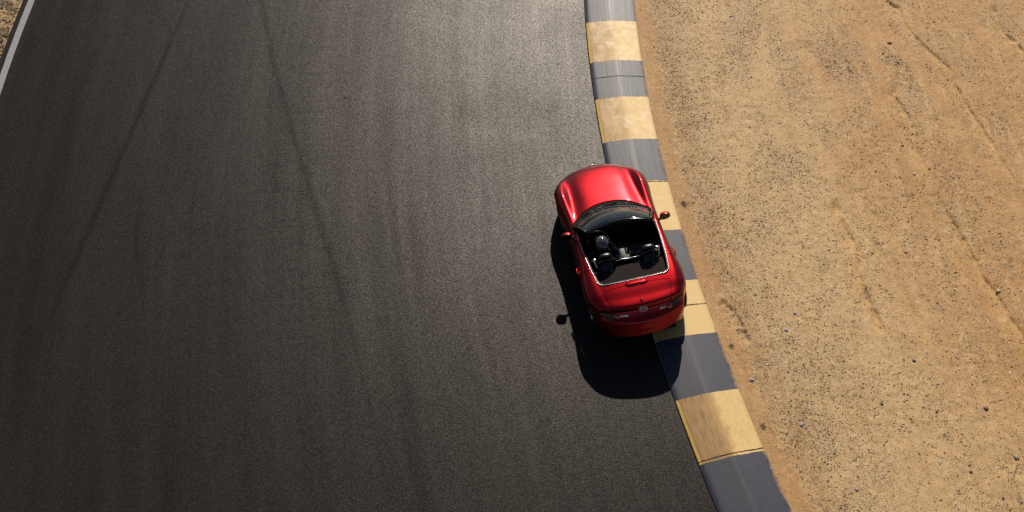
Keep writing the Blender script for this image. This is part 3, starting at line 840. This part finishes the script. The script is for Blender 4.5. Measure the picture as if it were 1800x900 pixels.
# seats
def seat(x):
    s = empty('seat', (x, L - 2.20, .285), parent=CAR)
    rbox('cushion', (.46, .50, .16), M['seat'], s, (0, .0, .12), (R(7), 0, 0), .05, 4, (.94, .94))
    for sx in (-1, 1): rbox('side_bolster', (.085, .46, .15), M['seat'], s, (sx * .215, 0, .17), (R(7), sx * R(-12), 0), .035, 3)
    bm = bmesh.new()                       # backrest narrows to a shouldered, integrated head support
    rows = [(.12, .21, .07), (.25, .235, .085), (.38, .235, .085), (.50, .215, .075), (.58, .175, .065), (.635, .125, .055), (.70, .112, .052), (.77, .110, .050), (.815, .090, .042), (.83, .05, .025)]
    V = []; F = []; nn = 20
    for z, w, dp in rows:
        yb = -.20 - (z - .12) * .30
        for k in range(nn):
            a = 2 * math.pi * k / nn; c, s_ = math.cos(a), math.sin(a)
            V.append((w * math.copysign(abs(c) ** .55, c), yb + dp * math.copysign(abs(s_) ** .7, s_), z))
    for i in range(len(rows) - 1):
        for k in range(nn): F.append((i * nn + k, i * nn + (k + 1) % nn, (i + 1) * nn + (k + 1) % nn, (i + 1) * nn + k))
    F.append(tuple((len(rows) - 1) * nn + k for k in range(nn))); F.append(tuple(reversed(range(nn))))
    bm.free(); mesh_obj('backrest', V, F, M['seat'], s)
    for sx in (-1, 1): rbox('back_bolster', (.07, .09, .40), M['seat'], s, (sx * .215, -.20, .36), (R(17), sx * R(4), 0), .03, 3)
    # glossy edging of the head support and the roll hoop close behind it
    tube('head_support_rim', [(.104 * math.cos(a), -.355 - .05 * math.sin(a) * .2, .70 + .125 * math.sin(a)) for a in np.linspace(0, math.pi, 13)], .008, M['gloss'], s)
    return s
for x in (-.37, .37):
    seat(x)
    hoop = empty('roll_hoop', (x, L - 2.665, .58), parent=CAR)
    tube('hoop_bar', [(-.15, 0, 0), (-.15, 0, .28), (-.145, 0, .36), (-.12, 0, .42), (-.07, 0, .455), (0, 0, .465), (.07, 0, .455), (.12, 0, .42), (.145, 0, .36), (.15, 0, .28), (.15, 0, 0)], .021, M['gloss'], hoop, n=10)
    rbox('hoop_cover', (.25, .10, .34), M['black'], hoop, (0, -.075, .26), (R(-38), 0, 0), .045, 4, (.8, .7))
# wind blocker between the hoops
wb = empty('wind_blocker', (0, L - 2.64, .84), parent=CAR)
rbox('blocker_frame', (.40, .025, .16), M['black'], wb, (0, 0, 0), (0, 0, 0), .008, 2)
tube('blocker_edge', [(-.20, .0, .082), (-.08, .012, .088), (-.03, .016, .074), (.06, .012, .078), (.11, 0, .092), (.21, 0, .085)], .007, M['chrome'], wb)
for sx in (-1, 1):
    tube('belt_guide', [(sx * .60, L - 2.530, .93), (sx * .575, L - 2.550, .935), (sx * .56, L - 2.610, .93), (sx * .55, L - 2.690, .92), (sx * .52, L - 2.725, .915), (sx * .47, L - 2.720, .915)], .009, M['grey_plastic'], CAR, n=8)
    rbox('belt_tower', (.07, .08, .12), M['black'], CAR, (sx * .53, L - 2.570, .86), (0, 0, 0), .018, 2)
    rbox('belt_buckle', (.03, .05, .03), M['chrome'], CAR, (sx * .545, L - 2.525, .925), (0, 0, R(25)), .008, 2)

# windscreen
def ws(u, v):
    base = Vector((u * .695, L - (1.395 + .265 * u * u), .887 - .022 * u * u)); top = Vector((u * .560, L - (1.965 + .095 * u * u), 1.165 - .035 * u * u))
    p = base.lerp(top, v); p.z += .03 * math.sin(math.pi * v) * (1 - .3 * u * u); p.y += .02 * math.sin(math.pi * v); return p
V = [tuple(ws(-1 + 2 * i / 24, j / 10)) for j in range(11) for i in range(25)]
wsc = empty('windscreen', (0, 0, 0), parent=CAR)
g = mesh_obj('glass_pane', V, [tuple(int(q) for q in f) for f in grid_faces(11, 25)], M['glass'], wsc)
sm = g.modifiers.new('thickness', 'SOLIDIFY'); sm.thickness = .005
tube('header_rail', [tuple(ws(-1 + 2 * i / 20, 1.0) + Vector((0, -.012, .0))) for i in range(21)], .024, M['gloss'], wsc, n=12, flat=.75)
for sx in (-1, 1):
    pts = [tuple(ws(sx, v) + Vector((sx * .012, 0, -.002))) for v in np.linspace(-.04, 1.0, 9)]
    tube('pillar', pts, [.036, .034, .032, .030, .029, .028, .027, .026, .026], M['black'], wsc, n=12, flat=.8)
tube('base_seal', [tuple(ws(-1 + 2 * i / 20, 0.0) + Vector((0, .004, .004))) for i in range(21)], .012, M['black'], wsc)
for x0, x1 in ((-.52, .06), (.02, .55)):
    wpr = empty('wiper', (0, 0, 0), parent=CAR)
    p0 = Vector((x0, L - float(glass_T(x0)) + .03, shell_z(x0, float(glass_T(x0))) + .01)); p1 = Vector((x1, L - float(glass_T(x1)) + .015, shell_z(x1, float(glass_T(x1))) + .02))
    tube('arm', [tuple(p0), tuple(p0.lerp(p1, .25) + Vector((0, .03, .02))), tuple(p0.lerp(p1, .6) + Vector((0, .045, .015)))], [.014, .010, .006], M['black'], wpr)
    tube('blade', [tuple(p0.lerp(p1, .12) + Vector((0, .035, .022))), tuple(p0.lerp(p1, .55) + Vector((0, .055, .012))), tuple(p1 + Vector((0, .02, .0)))], .008, M['black'], wpr)
rm = rbox('rear_view_mirror', (.22, .03, .06), M['black'], CAR, (0, L - 1.93, 1.085), (R(10), 0, R(8)), .012, 3)

# door mirrors
for sx in (-1, 1):
    dm = empty('door_mirror', (sx * .878, L - 1.87, .905), (0, 0, sx * R(8)), CAR)
    V = []; F = []; nr, nk = 8, 22
    for i in range(nr):
        a = i / (nr - 1) * math.pi / 2; rad = math.cos(a) ** .8 if i < nr - 1 else 0.02
        for k in range(nk):
            th = 2 * math.pi * k / nk; c, s_ = math.cos(th), math.sin(th)
            V.append((.096 * rad * math.copysign(abs(c) ** .8, c), .085 * math.sin(a), .066 * rad * math.copysign(abs(s_) ** .8, s_)))
    for i in range(nr - 1):
        for k in range(nk): F.append((i * nk + k, (i + 1) * nk + k, (i + 1) * nk + (k + 1) % nk, i * nk + (k + 1) % nk))
    F.append(tuple((nr - 1) * nk + k for k in reversed(range(nk))))
    mesh_obj('mirror_shell', V, F, M['paint'], dm)
    V = [(.096 * math.copysign(abs(math.cos(a)) ** .8, math.cos(a)), y, .066 * math.copysign(abs(math.sin(a)) ** .8, math.sin(a))) for y, a in [(0.0, 2 * math.pi * k / nk) for k in range(nk)] + [(-.022, 2 * math.pi * k / nk) for k in range(nk)]]
    V = [(v[0] * (1 if v[1] == 0 else .93), v[1], v[2] * (1 if v[1] == 0 else .93)) for v in V]
    F = [(k, nk + k, nk + (k + 1) % nk, (k + 1) % nk) for k in range(nk)]
    mesh_obj('mirror_rim', V, F, M['black'], dm)
    mesh_obj('mirror_glass', [(v[0] * .98, -.018, v[2] * .98) for v in V[nk:]], [tuple(range(nk))], M['mirror'], dm, smooth=False)
    tube('mirror_arm', [(-sx * .055, .02, -.045), (-sx * .10, .025, -.065), (-sx * .15, .03, -.085)], [.03, .026, .034], M['black'], dm, n=10, flat=.6)

# wheels
def wheel(sx, y, steer):
    w = empty('wheel', (0, 0, 0), (0, 0, 0), CAR)
    # tyres stand on the asphalt and on the kerb whatever the lean of the body
    ca, sa = math.cos(.198), math.sin(.198); wx, wy = CAR.location.x + ca * sx * TRK - sa * y, CAR.location.y + sa * sx * TRK + ca * y
    wr, _s = xy2pol(wx, wy); wz = kerb_z(RK0 - wr) if RK1 < wr < RK0 else 0.0
    W_ = Matrix.Translation((wx, wy, wz + .303)) @ Matrix.Rotation(.198 + steer, 4, 'Z') @ Matrix.Rotation(-R(1.5), 4, 'Y')
    B_ = Matrix.Translation(CAR.location) @ CAR.rotation_euler.to_matrix().to_4x4()
    w.matrix_local = B_.inverted() @ W_
    lathe('tyre', [(.205, -.09), (.235, -.10), (.275, -.102), (.296, -.088), (.305, -.06), (.305, .06), (.296, .088), (.275, .102), (.235, .10), (.205, .09)], M['tyre'], w, 48)
    rim = lathe('rim', [(.205, -.09), (.215, -.088), (.213, -.075), (.195, -.06), (.190, .06), (.212, .08), (.215, .088), (.205, .092)], M['rim'], w, 48)
    for k in range(5):
        for d in (-.13, .13):
            a = 2 * math.pi * k / 5 + d; b = 2 * math.pi * k / 5 + d * 1.5
            tube('spoke', [(sx * .060, .04 * math.cos(a), .04 * math.sin(a)), (sx * .068, .12 * math.cos(a), .12 * math.sin(a)), (sx * .074, .20 * math.cos(b), .20 * math.sin(b))], [.020, .015, .014], M['rim'], rim, n=6)
    lathe('hub_cap', [(0, sx * .078), (.03, sx * .076), (.045, sx * .066), (.05, sx * .03)], M['rim'], rim, 20)
    lathe('brake_disc', [(.0, sx * .02), (.13, sx * .02), (.13, 0), (.0, 0)], M['rim'], w, 32)
for sx in (-1, 1):
    wheel(sx, AX_F, R(3)); wheel(sx, AX_R, 0)

# high brake light pod, aerial stub, emblem and badges on the tail
zb = shell_z(0, 3.19)
V = []; F = []
for i, u in enumerate(np.linspace(-1, 1, 15)):
    k = (1 - abs(u) ** 5)
    for (dy, dz) in ((.045, -.01), (.030, .014), (.0, .024), (-.030, .022), (-.046, .010), (-.046, -.02)): V.append((u * .205, L - 3.19 + dy * (.6 + .4 * k), zb + .0 + dz * k - .004 * abs(u)))
F = [tuple(int(q) for q in f) for f in grid_faces(15, 6)]
F += [tuple(range(6)), tuple(14 * 6 + k for k in reversed(range(6)))]
pod = mesh_obj('brake_light_pod', V, F, M['paint'], CAR)
rbox('brake_lens', (.30, .006, .014), M['lampred'], pod, (0, L - 3.19 - .049, zb + .002), (0, 0, 0), .002, 1)
za = shell_z(0, 3.52)
V = []; F = []
rowsA = [(0, .024, .050), (.012, .020, .042), (.022, .011, .026), (.030, .006, .012)]
for z, w, l in rowsA:
    for k in range(12):
        a = 2 * math.pi * k / 12; V.append((w * math.cos(a), L - 3.53 - z * .9 + l * math.sin(a), za - .004 + z))
for i in range(3):
    for k in range(12): F.append((i * 12 + k, i * 12 + (k + 1) % 12, (i + 1) * 12 + (k + 1) % 12, (i + 1) * 12 + k))
F.append(tuple(36 + k for k in range(12)))
mesh_obj('aerial_base', V, F, M['paint'], CAR)

def tail_frame(x, z):
    m = (SV[:, 3] > 3.64); idx = np.where(m)[0]; i = idx[np.argmin((SV[idx, 0] - x) ** 2 + (SV[idx, 2] - z) ** 2)]
    p = Vector(SV[i, :3]); n_ = Vector(VN[i]).normalized(); up = Vector((0, 0, 1)); up = (up - n_ * up.dot(n_)).normalized(); rt = up.cross(n_)
    return p + n_ * .004, rt, up, n_
def frame_mat(p, rt, up, n_): return Matrix(((rt.x, up.x, n_.x, p.x), (rt.y, up.y, n_.y, p.y), (rt.z, up.z, n_.z, p.z), (0, 0, 0, 1)))
def emblem(p, rt, up, n_, name='emblem', s=1.0):
    e = empty(name, parent=CAR); e.matrix_local = frame_mat(p, rt, up, n_)
    tube('emblem_ring', [(.062 * s * math.cos(a), .047 * s * math.sin(a), .003) for a in np.linspace(0, 2 * math.pi, 33)[:-1]], .006 * s, M['chrome'], e, n=6, closed=True)
    tube('emblem_wing', [(-.060 * s, .012 * s, .004), (-.035 * s, .018 * s, .006), (-.015 * s, .006 * s, .007), (0, -.012 * s, .007), (.015 * s, .006 * s, .007), (.035 * s, .018 * s, .006), (.060 * s, .012 * s, .004)], [.004 * s, .008 * s, .009 * s, .007 * s, .009 * s, .008 * s, .004 * s], M['chrome'], e, n=6)
emblem(*tail_frame(0, .80))
def badge(text, x, z, size):
    cu = bpy.data.curves.new('badge', 'FONT'); cu.body = text; cu.size = size; cu.extrude = .002; cu.align_x = 'CENTER'; cu.align_y = 'CENTER'; cu.offset = .0008
    tmp = bpy.data.objects.new('tmp', cu); C.objects.link(tmp)
    dg = bpy.context.evaluated_depsgraph_get(); me = bpy.data.meshes.new_from_object(tmp.evaluated_get(dg)); bpy.data.objects.remove(tmp)
    me.materials.clear(); me.materials.append(M['chrome'])
    o = bpy.data.objects.new('badge_lettering', me); C.objects.link(o); o.parent = CAR
    p, rt, up, n_ = tail_frame(x, z); o.matrix_local = frame_mat(p + n_ * .003, rt, up, n_)
badge('mazda', -.315, .745, .05); badge('MX-5', .315, .745, .045)
# front emblem on the nose
i = np.argmin((SV[:, 0]) ** 2 + (SV[:, 2] - .545) ** 2 + 5 * (SV[:, 3] > .2)); p = Vector(SV[i, :3]); n_ = Vector(VN[i]).normalized(); up = (Vector((0, 0, 1)) - n_ * n_.z).normalized()
emblem(p + n_ * .006, up.cross(n_), up, n_, 'front_emblem', 1.05)
# grille mouth and exhausts
V = []; F = []
for i, u in enumerate(np.linspace(-1, 1, 17)):
    x = u * .40; y = L - .012 - .26 * (abs(x) / .7) ** 2.4
    V += [(x, y - .0, .36 - .02 * abs(u) ** 4), (x, y + .006, .30), (x, y - .03, .235 + .03 * abs(u) ** 4)]
F = [tuple(int(q) for q in f) for f in grid_faces(17, 3)]
mesh_obj('grille_mouth', V, F, M['black'], CAR)
for x in (.42, .52): lathe('exhaust_tip', [(.034, .0), (.038, .0), (.038, .16), (.030, .16), (.030, .01)], M['chrome'], CAR, 20, 'Z').matrix_local = Matrix.Translation((x - .04, L - 3.62, .175)) @ Matrix.Rotation(R(-90), 4, 'X')
rbox('diffuser', (.95, .10, .06), M['black'], CAR, (0, L - 3.64, .19), (R(-20), 0, 0), .02, 2)


# ------------------------------------------------------------------ driver
DRV = empty('person', (0, 0, 0))
DRV.location = CAR.location; DRV.rotation_euler = CAR.rotation_euler
tag(DRV, 'driver in dark helmet and dark suit, both gloved hands on the steering wheel', 'person')
def skin(name, verts, edges, radii, mat, parent, root=0, sub=2):
    me = bpy.data.meshes.new(name); me.from_pydata(verts, edges, []); o = bpy.data.objects.new(name, me); C.objects.link(o); o.parent = parent
    o.modifiers.new('skin', 'SKIN'); sv = me.skin_vertices[0].data if me.skin_vertices else None
    for i, r_ in enumerate(radii): sv[i].radius = r_ if hasattr(r_, '__len__') else (r_, r_)
    sv[root].use_root = True
    s = o.modifiers.new('sub', 'SUBSURF'); s.levels = sub; s.render_levels = sub
    me.materials.append(mat)
    dg = bpy.context.evaluated_depsgraph_get(); me2 = bpy.data.meshes.new_from_object(o.evaluated_get(dg)); 
    if not me2.materials: me2.materials.append(mat)
    o.modifiers.clear(); o.data = me2; me2.polygons.foreach_set('use_smooth', [True] * len(me2.polygons))
    return o
dx = -.37; DY = L - 2.325
hl = Vector((dx - .175, L - 1.985 - .02, .79)); hr = Vector((dx + .175, L - 1.985 - .02, .79))
vb = [(dx, DY + .05, .50), (dx, DY + .0, .62), (dx, DY - .03, .76), (dx, DY - .03, .87), (dx, DY + .0, .93),             # spine to neck
      (dx - .17, DY - .01, .835), (dx - .27, DY + .14, .66), (hl.x - .01, hl.y - .06, hl.z - .01),                        # left arm
      (dx + .17, DY - .01, .835), (dx + .27, DY + .14, .66), (hr.x + .01, hr.y - .06, hr.z - .01),                        # right arm
      (dx - .10, DY + .12, .48), (dx - .13, DY + .52, .60), (dx - .11, DY + .92, .36), (dx - .11, DY + 1.02, .36),
      (dx + .10, DY + .12, .48), (dx + .12, DY + .52, .60), (dx + .10, DY + .92, .36), (dx + .10, DY + 1.02, .36)]
eb = [(0, 1), (1, 2), (2, 3), (3, 4), (3, 5), (5, 6), (6, 7), (3, 8), (8, 9), (9, 10), (0, 11), (11, 12), (12, 13), (13, 14), (0, 15), (15, 16), (16, 17), (17, 18)]
rb_ = [(.15, .12), (.15, .11), (.17, .12), (.13, .10), (.062, .062), (.075, .07), (.052, .05), (.033, .030), (.075, .07), (.052, .05), (.033, .030), (.095, .09), (.072, .07), (.048, .048), (.045, .04), (.095, .09), (.072, .07), (.048, .048), (.045, .04)]
pb = skin('body', vb, eb, rb_, M['suit'], DRV)
for side, hnd in ((-1, hl), (1, hr)):
    # gloved hand: palm with four fingers curling over the rim and a thumb along it
    vv = [(hnd.x + side * .012, hnd.y - .065, hnd.z - .01), (hnd.x + side * .010, hnd.y - .025, hnd.z + .005)]; ee = [(0, 1)]; rr_ = [(.030, .026), (.036, .022)]
    for k, (dz, ln) in enumerate(((.030, .92), (.010, 1.0), (-.010, .95), (-.030, .78))):
        b = len(vv); vv += [(hnd.x + side * .016, hnd.y + .008, hnd.z + dz), (hnd.x + side * .010, hnd.y + .035 * ln, hnd.z + dz * 1.05 + .004), (hnd.x - side * .014, hnd.y + .040 * ln, hnd.z + dz * 1.05 + .004), (hnd.x - side * .028, hnd.y + .020 * ln, hnd.z + dz + .002)]
        ee += [(1, b), (b, b + 1), (b + 1, b + 2), (b + 2, b + 3)]; rr_ += [.0105, .0095, .009, .008]
    b = len(vv); vv += [(hnd.x - side * .012, hnd.y - .030, hnd.z + .022), (hnd.x - side * .022, hnd.y - .012, hnd.z + .042), (hnd.x - side * .020, hnd.y + .010, hnd.z + .052)]
    ee += [(1, b), (b, b + 1), (b + 1, b + 2)]; rr_ += [.0125, .011, .0095]
    skin('glove', vv, ee, rr_, M['glove'], DRV, root=1)
for sx in (-1, 1): rbox('shoe', (.09, .27, .08), M['shoe'], DRV, (dx + sx * .105, DY + 1.06, .34), (R(35), 0, 0), .03, 3)
HC = Vector((dx + .02, DY + .03, 1.035))
V = []; F = []; nr, nk = 20, 32
for i in range(nr + 1):
    a = math.pi * i / nr
    for k in range(nk):
        th = 2 * math.pi * k / nk; c, s_ = math.cos(th), math.sin(th); z = math.cos(a); q = math.sin(a)
        w = .122 + .004 * (z < 0); l = .150 if s_ > 0 else .138
        chin = 1 + (.10 * max(0, s_) if z < -.1 else 0); taper = 1 - .16 * max(0, -z) ** 1.5
        V.append((HC.x + w * q * c * taper, HC.y + l * q * s_ * chin * taper, HC.z + (.128 * z if z > 0 else .145 * z)))
for i in range(nr):
    for k in range(nk): F.append((i * nk + k, (i + 1) * nk + k, (i + 1) * nk + (k + 1) % nk, i * nk + (k + 1) % nk))
hm = mesh_obj('helmet', V, F, M['helmet'], DRV)
V = []; F = []
for i, z in enumerate(np.linspace(-.055, .045, 6)):
    for k, th in enumerate(np.linspace(R(20), R(160), 15)):
        q = math.sqrt(max(0, 1 - (z / .14) ** 2)); V.append((HC.x + .1265 * q * math.cos(th), HC.y + .1565 * q * math.sin(th), HC.z + z))
F = [tuple(int(q) for q in f) for f in grid_faces(6, 15)]
mesh_obj('visor', V, F, M['gloss'], hm)
for dxx in (-.022, .022): lathe('helmet_vent', [(.0, .012), (.012, .010), (.016, .0), (.014, -.01)], M['chrome'], hm, 12, 'Z', (HC.x + dxx, HC.y + .045, HC.z + .117))
tube('sleeve_stripe', [(dx - .215, DY + .0, .835), (dx - .27, DY + .07, .775), (dx - .318, DY + .15, .70), (dx - .30, DY + .22, .725), (dx - .262, DY + .32, .765)], [.016, .022, .024, .020, .012], M['suitred'], DRV, n=8, flat=.6)

# ------------------------------------------------------------------ stones, gravel, dry debris
def ico(sub):
    bm = bmesh.new(); bmesh.ops.create_icosphere(bm, subdivisions=sub, radius=1); V = np.array([v.co[:] for v in bm.verts]); F = np.array([[v.index for v in f.verts] for f in bm.faces]); bm.free(); return V, F
IV, IF = ico(1); IV2, IF2 = ico(2)

def road_side(n, rg):
    """random spots on the sand inside the bend, weighted to the kerb side"""
    s = rg.uniform(-7.4, 9.2, n); dk = rg.uniform(.03, 9.6, n); x, y = pol2xy(RK1 - dk, s); return x, y

rg = np.random.default_rng(21)
def scatter(n, weight):
    X = []; Y = []; tot = 0
    while tot < n:
        x, y = road_side(20000, rg); F = sand_fields(x, y); p = weight(F); k = rg.random(len(x)) < p; X.append(x[k]); Y.append(y[k]); tot += k.sum()
    return np.concatenate(X)[:n], np.concatenate(Y)[:n]
def verge_pts(n):
    r = RROAD + .02 + rg.random(n) ** 1.3 * 1.8; s = rg.uniform(-7.4, -1, n); return pol2xy(r, s)

def pebbles(name, x, y, rad, tint, label, sunk=.35):
    n = len(x); z = sand_height(x, y)
    sc = rad[:, None] * np.c_[rg.uniform(.8, 1.35, n), rg.uniform(.7, 1.1, n), rg.uniform(.35, .65, n)]
    a = rg.uniform(0, 2 * np.pi, n); ca, sa = np.cos(a), np.sin(a)
    base = IV[None] * (1 + .28 * (rg.random((n, len(IV), 1)) - .5)) * sc[:, None, :]
    bx = base[..., 0] * ca[:, None] - base[..., 1] * sa[:, None]; by = base[..., 0] * sa[:, None] + base[..., 1] * ca[:, None]
    V = np.stack([bx + x[:, None], by + y[:, None], base[..., 2] + (z + sc[:, 2] * sunk)[:, None]], -1).reshape(-1, 3)
    F = (IF[None] + (np.arange(n) * len(IV))[:, None, None]).reshape(-1, 3)
    tn = np.repeat(np.c_[tint, np.ones(n)], len(IV), 0)
    return tag(mesh_obj(name, V, F, M['pebble'], smooth=False, attrs=dict(tint=tn)), label, kind='stuff')

def tints(n, pal, w):
    k = rg.choice(len(pal), n, p=np.array(w) / sum(w)); return np.array(pal)[k] * rg.uniform(.75, 1.25, (n, 1))
PAL = [(.36, .26, .15), (.44, .38, .31), (.24, .18, .12), (.66, .60, .52), (.13, .10, .08), (.40, .40, .43)]
x, y = scatter(34000, lambda F: np.clip(.12 + .85 * F[4] ** 1.3, 0, 1) * (1 - .8 * F[5]) * (1 - .6 * F[3]))
n = len(x); rad = np.clip(rg.lognormal(math.log(.0052), .48, n), .0025, .022)
pebbles('gravel', x, y, rad, tints(n, PAL, [3, 3, 3, 1.2, 2, 1]), 'loose grey and brown gravel strewn over the sand by the kerb')
x, y = verge_pts(2600); rad = np.clip(rg.lognormal(math.log(.012), .5, len(x)), .005, .035)
pebbles('verge_gravel', np.asarray(x), np.asarray(y), rad, tints(len(x), [(.12, .09, .035), (.07, .05, .022), (.18, .14, .07), (.04, .03, .02)], [3, 3, 2, 2]), 'gravelly dirt verge, darkened in its colour for lens falloff, beyond the white edge line')  # pebble tints darkened to include lens falloff

def slivers(name, x, y, ln, wd, tint, label):
    """curled flakes of dry plant matter and rubber lying on the ground: a bent three-sided rod each"""
    n = len(x); a = rg.normal(.9, .9, n) + rg.integers(0, 2, n) * math.pi; bendv = rg.normal(0, .5, n); seg = 3; V = np.zeros((n, (seg + 1) * 3, 3))
    px, py = x.copy(), y.copy(); ang = a.copy(); lift = rg.uniform(.0, .006, n)
    for i in range(seg + 1):
        w = wd * (1.0 if 0 < i < seg else .45); z = sand_height(px, py) + lift
        nx_, ny_ = -np.sin(ang), np.cos(ang)
        for k, (o, h) in enumerate(((-1, .1), (1, .1), (0, 1.3))):
            V[:, i * 3 + k] = np.c_[px + nx_ * o * w, py + ny_ * o * w, z + h * w]
        px = px + np.cos(ang) * ln / seg; py = py + np.sin(ang) * ln / seg; ang = ang + bendv
    f = []
    for i in range(seg):
        for k in range(3): f.append((i * 3 + k, i * 3 + (k + 1) % 3, i * 3 + 3 + (k + 1) % 3, i * 3 + 3 + k))
    F = (np.array(f)[None] + (np.arange(n) * (seg + 1) * 3)[:, None, None]).reshape(-1, 4)
    tn = np.repeat(np.c_[tint, np.ones(n)], (seg + 1) * 3, 0)
    return tag(mesh_obj(name, V.reshape(-1, 3), F, M['debris'], smooth=False, attrs=dict(tint=tn)), label, kind='stuff')
x, y = scatter(22000, lambda F: np.clip(.25 + .5 * F[4], 0, 1) * (.12 + .88 * sstep(.2, .6, F[2])) * (1 - .7 * F[3]) * (.30 + .70 * sstep(.35, .6, vnoise(F[0] * 2.2, F[1] * 2.2, 123))))
n = len(x); slivers('dry_debris', x, y, np.clip(rg.lognormal(math.log(.020), .55, n), .008, .085), rg.uniform(.0020, .0056, n), tints(n, [(.035, .028, .018), (.06, .045, .028), (.05, .05, .025)], [3, 2, 1]), 'dark scraps of dry plants and rubber strewn over the sand')
x, y = verge_pts(2200); n = len(x)
slivers('verge_grass', np.asarray(x), np.asarray(y), rg.uniform(.03, .10, n), rg.uniform(.003, .006, n), tints(n, [(.11, .085, .025), (.16, .12, .04), (.03, .025, .012)], [2, 2, 2]), 'short dry grass and litter on the far verge')

STONES = [(7.975, 20.687, .055, (.075, .035, .035), 'dark reddish stone, the largest near the top of the sand'),
          (7.727, 11.46, .050, (.16, .14, .12), 'grey-brown stone at the right, above the stone with the twig'),
          (7.985, 10.534, .048, (.26, .22, .18), 'pale stone touching the thin dry twig at the lower right'),
          (7.621, 17.593, .034, (.12, .10, .08), 'small dark stone alone on pale sand right of the roadster\'s nose'),
          (4.707, 13.07, .040, (.34, .35, .40), 'pale bluish stone beside the yellow band behind the car'),
          (4.907, 13.43, .036, (.30, .30, .34), 'flat grey stone just beyond the pale bluish stone by the kerb'),
          (7.691, 16.815, .036, (.50, .46, .40), 'whitish stone in the middle of the sand'),
          (6.759, 12.421, .040, (.24, .19, .21), 'purplish grey stone low in the middle of the sand'),
          (4.681, 11.152, .046, (.30, .30, .35), 'bluish grey stone in the gravel beside the worn yellow band'),
          (3.985, 12.013, .040, (.36, .36, .38), 'grey stone on the smooth strip close to the kerb'),
          (7.099, 14.828, .038, (.20, .12, .13), 'small purplish stone casting a dark shadow in mid sand'),
          (8.554, 13.913, .046, (.50, .38, .18), 'yellowish angular stone at the right edge of the sand'),
          (7.202, 10.275, .036, (.10, .085, .07), 'blackish stone left of the dry twig near the bottom'),
          (5.35, 9.95, .034, (.34, .32, .34), 'light grey stone near the bottom edge of the sand'),
          (6.05, 11.55, .036, (.045, .04, .035), 'black lump among scraps in the lower sand'),
          (8.95, 19.55, .030, (.09, .06, .045), 'small brown stone in a rill at the far upper right')]
for i, (sx_, sy_, rd, tn, lb) in enumerate(STONES):
    g2 = np.random.default_rng(300 + i); B = IV2 * (1 + .30 * (vnoise(IV2[:, 0] * 1.6 + i * 9, IV2[:, 1] * 1.6 + IV2[:, 2] * 2.3, 7 + i)[:, None] - .5)) * rd * .86 * np.array([1.2, .95, .60])
    # knock a few flat facets into it
    for _ in range(5):
        d = g2.normal(size=3); d /= np.linalg.norm(d); lim = rd * .66; pr = B @ d; B = B - np.maximum(pr - lim, 0)[:, None] * d * .9
    z0 = float(sand_height(np.array([sx_]), np.array([sy_]))[0])
    st = mesh_obj('stone', B, IF2, M['rock'], smooth=False, attrs=dict(tint=np.repeat([[.55 * min(.7, 1.45 * q) + .45 * w_ for q, w_ in zip(tn, (.34, .24, .14))] + [1]], len(B), 0)))
    st.location = (sx_, sy_, z0 + rd * .12); st.rotation_euler = (0, 0, g2.uniform(0, 6.28))
    tag(st, lb, 'stone', 'larger stones lying on the sand')
tz = float(sand_height(np.array([7.9]), np.array([10.3]))[0])
tw = tube('twig', [(7.98, 10.47, tz + .02), (7.93, 10.36, tz + .03), (7.87, 10.24, tz + .022), (7.80, 10.10, tz + .016), (7.76, 10.00, tz + .014)], [.005, .006, .006, .005, .003], M['twig'], n=6)
tag(tw, 'thin pale dry twig lying on the sand at the lower right', 'twig')

# dry weed tufts at the foot of the kerb
def weed(x, y, n, h, label, seed):
    g = np.random.default_rng(seed); z = float(sand_height(np.array([x]), np.array([y]))[0]); w = empty('weed', (x, y, z - .005)); V = []; F = []
    for k in range(n):
        a = g.uniform(0, 6.283); el = g.uniform(.15, 1.1); l = h * g.uniform(.5, 1.1); bx, by = g.normal(0, .02, 2); px, py, pz = bx, by, 0.0; wd = g.uniform(.0025, .005); i0 = len(V)
        for q in range(4):
            ww = wd * (1 - q / 3.4); V += [(px - math.sin(a) * ww, py + math.cos(a) * ww, pz), (px + math.sin(a) * ww, py - math.cos(a) * ww, pz + .0015)]
            px += math.cos(a) * math.cos(el) * l / 3; py += math.sin(a) * math.cos(el) * l / 3; pz = max(.004, pz + math.sin(el) * l / 3); el -= .35; a += g.normal(0, .25)
        F += [(i0 + 2 * q, i0 + 2 * q + 1, i0 + 2 * q + 3, i0 + 2 * q + 2) for q in range(3)]
    tn = np.repeat(np.array([list(np.array((.055, .05, .02)) * g.uniform(.6, 1.6)) + [1] for _ in range(n)]), 8, 0)
    mesh_obj('blades', V, F, M['debris'], w, smooth=False, attrs=dict(tint=tn))
    V = []; F = []
    for k in range(5):
        a = g.uniform(0, 6.283); tv, tf = tube_geo([(0, 0, 0), (.3 * h * math.cos(a), .3 * h * math.sin(a), .25 * h), (.7 * h * math.cos(a + .4), .7 * h * math.sin(a + .4), .35 * h)], [.003, .0025, .0015], 4); o = len(V); V += tv; F += [tuple(i + o for i in f) for f in tf]
    mesh_obj('stem', V, F, M['twig'], w)
    tag(w, label, 'weed', 'dry weeds beside the kerb')
weed(3.22, 16.02, 46, .10, 'small dark weed at the kerb edge level with the right mirror', 1)
weed(4.05, 11.10, 34, .085, 'dry weed by the kerb beside the heavily worn yellow band', 2)
weed(3.72, 12.72, 26, .075, 'low weed at the kerb edge behind the car, beside a yellow band', 3)
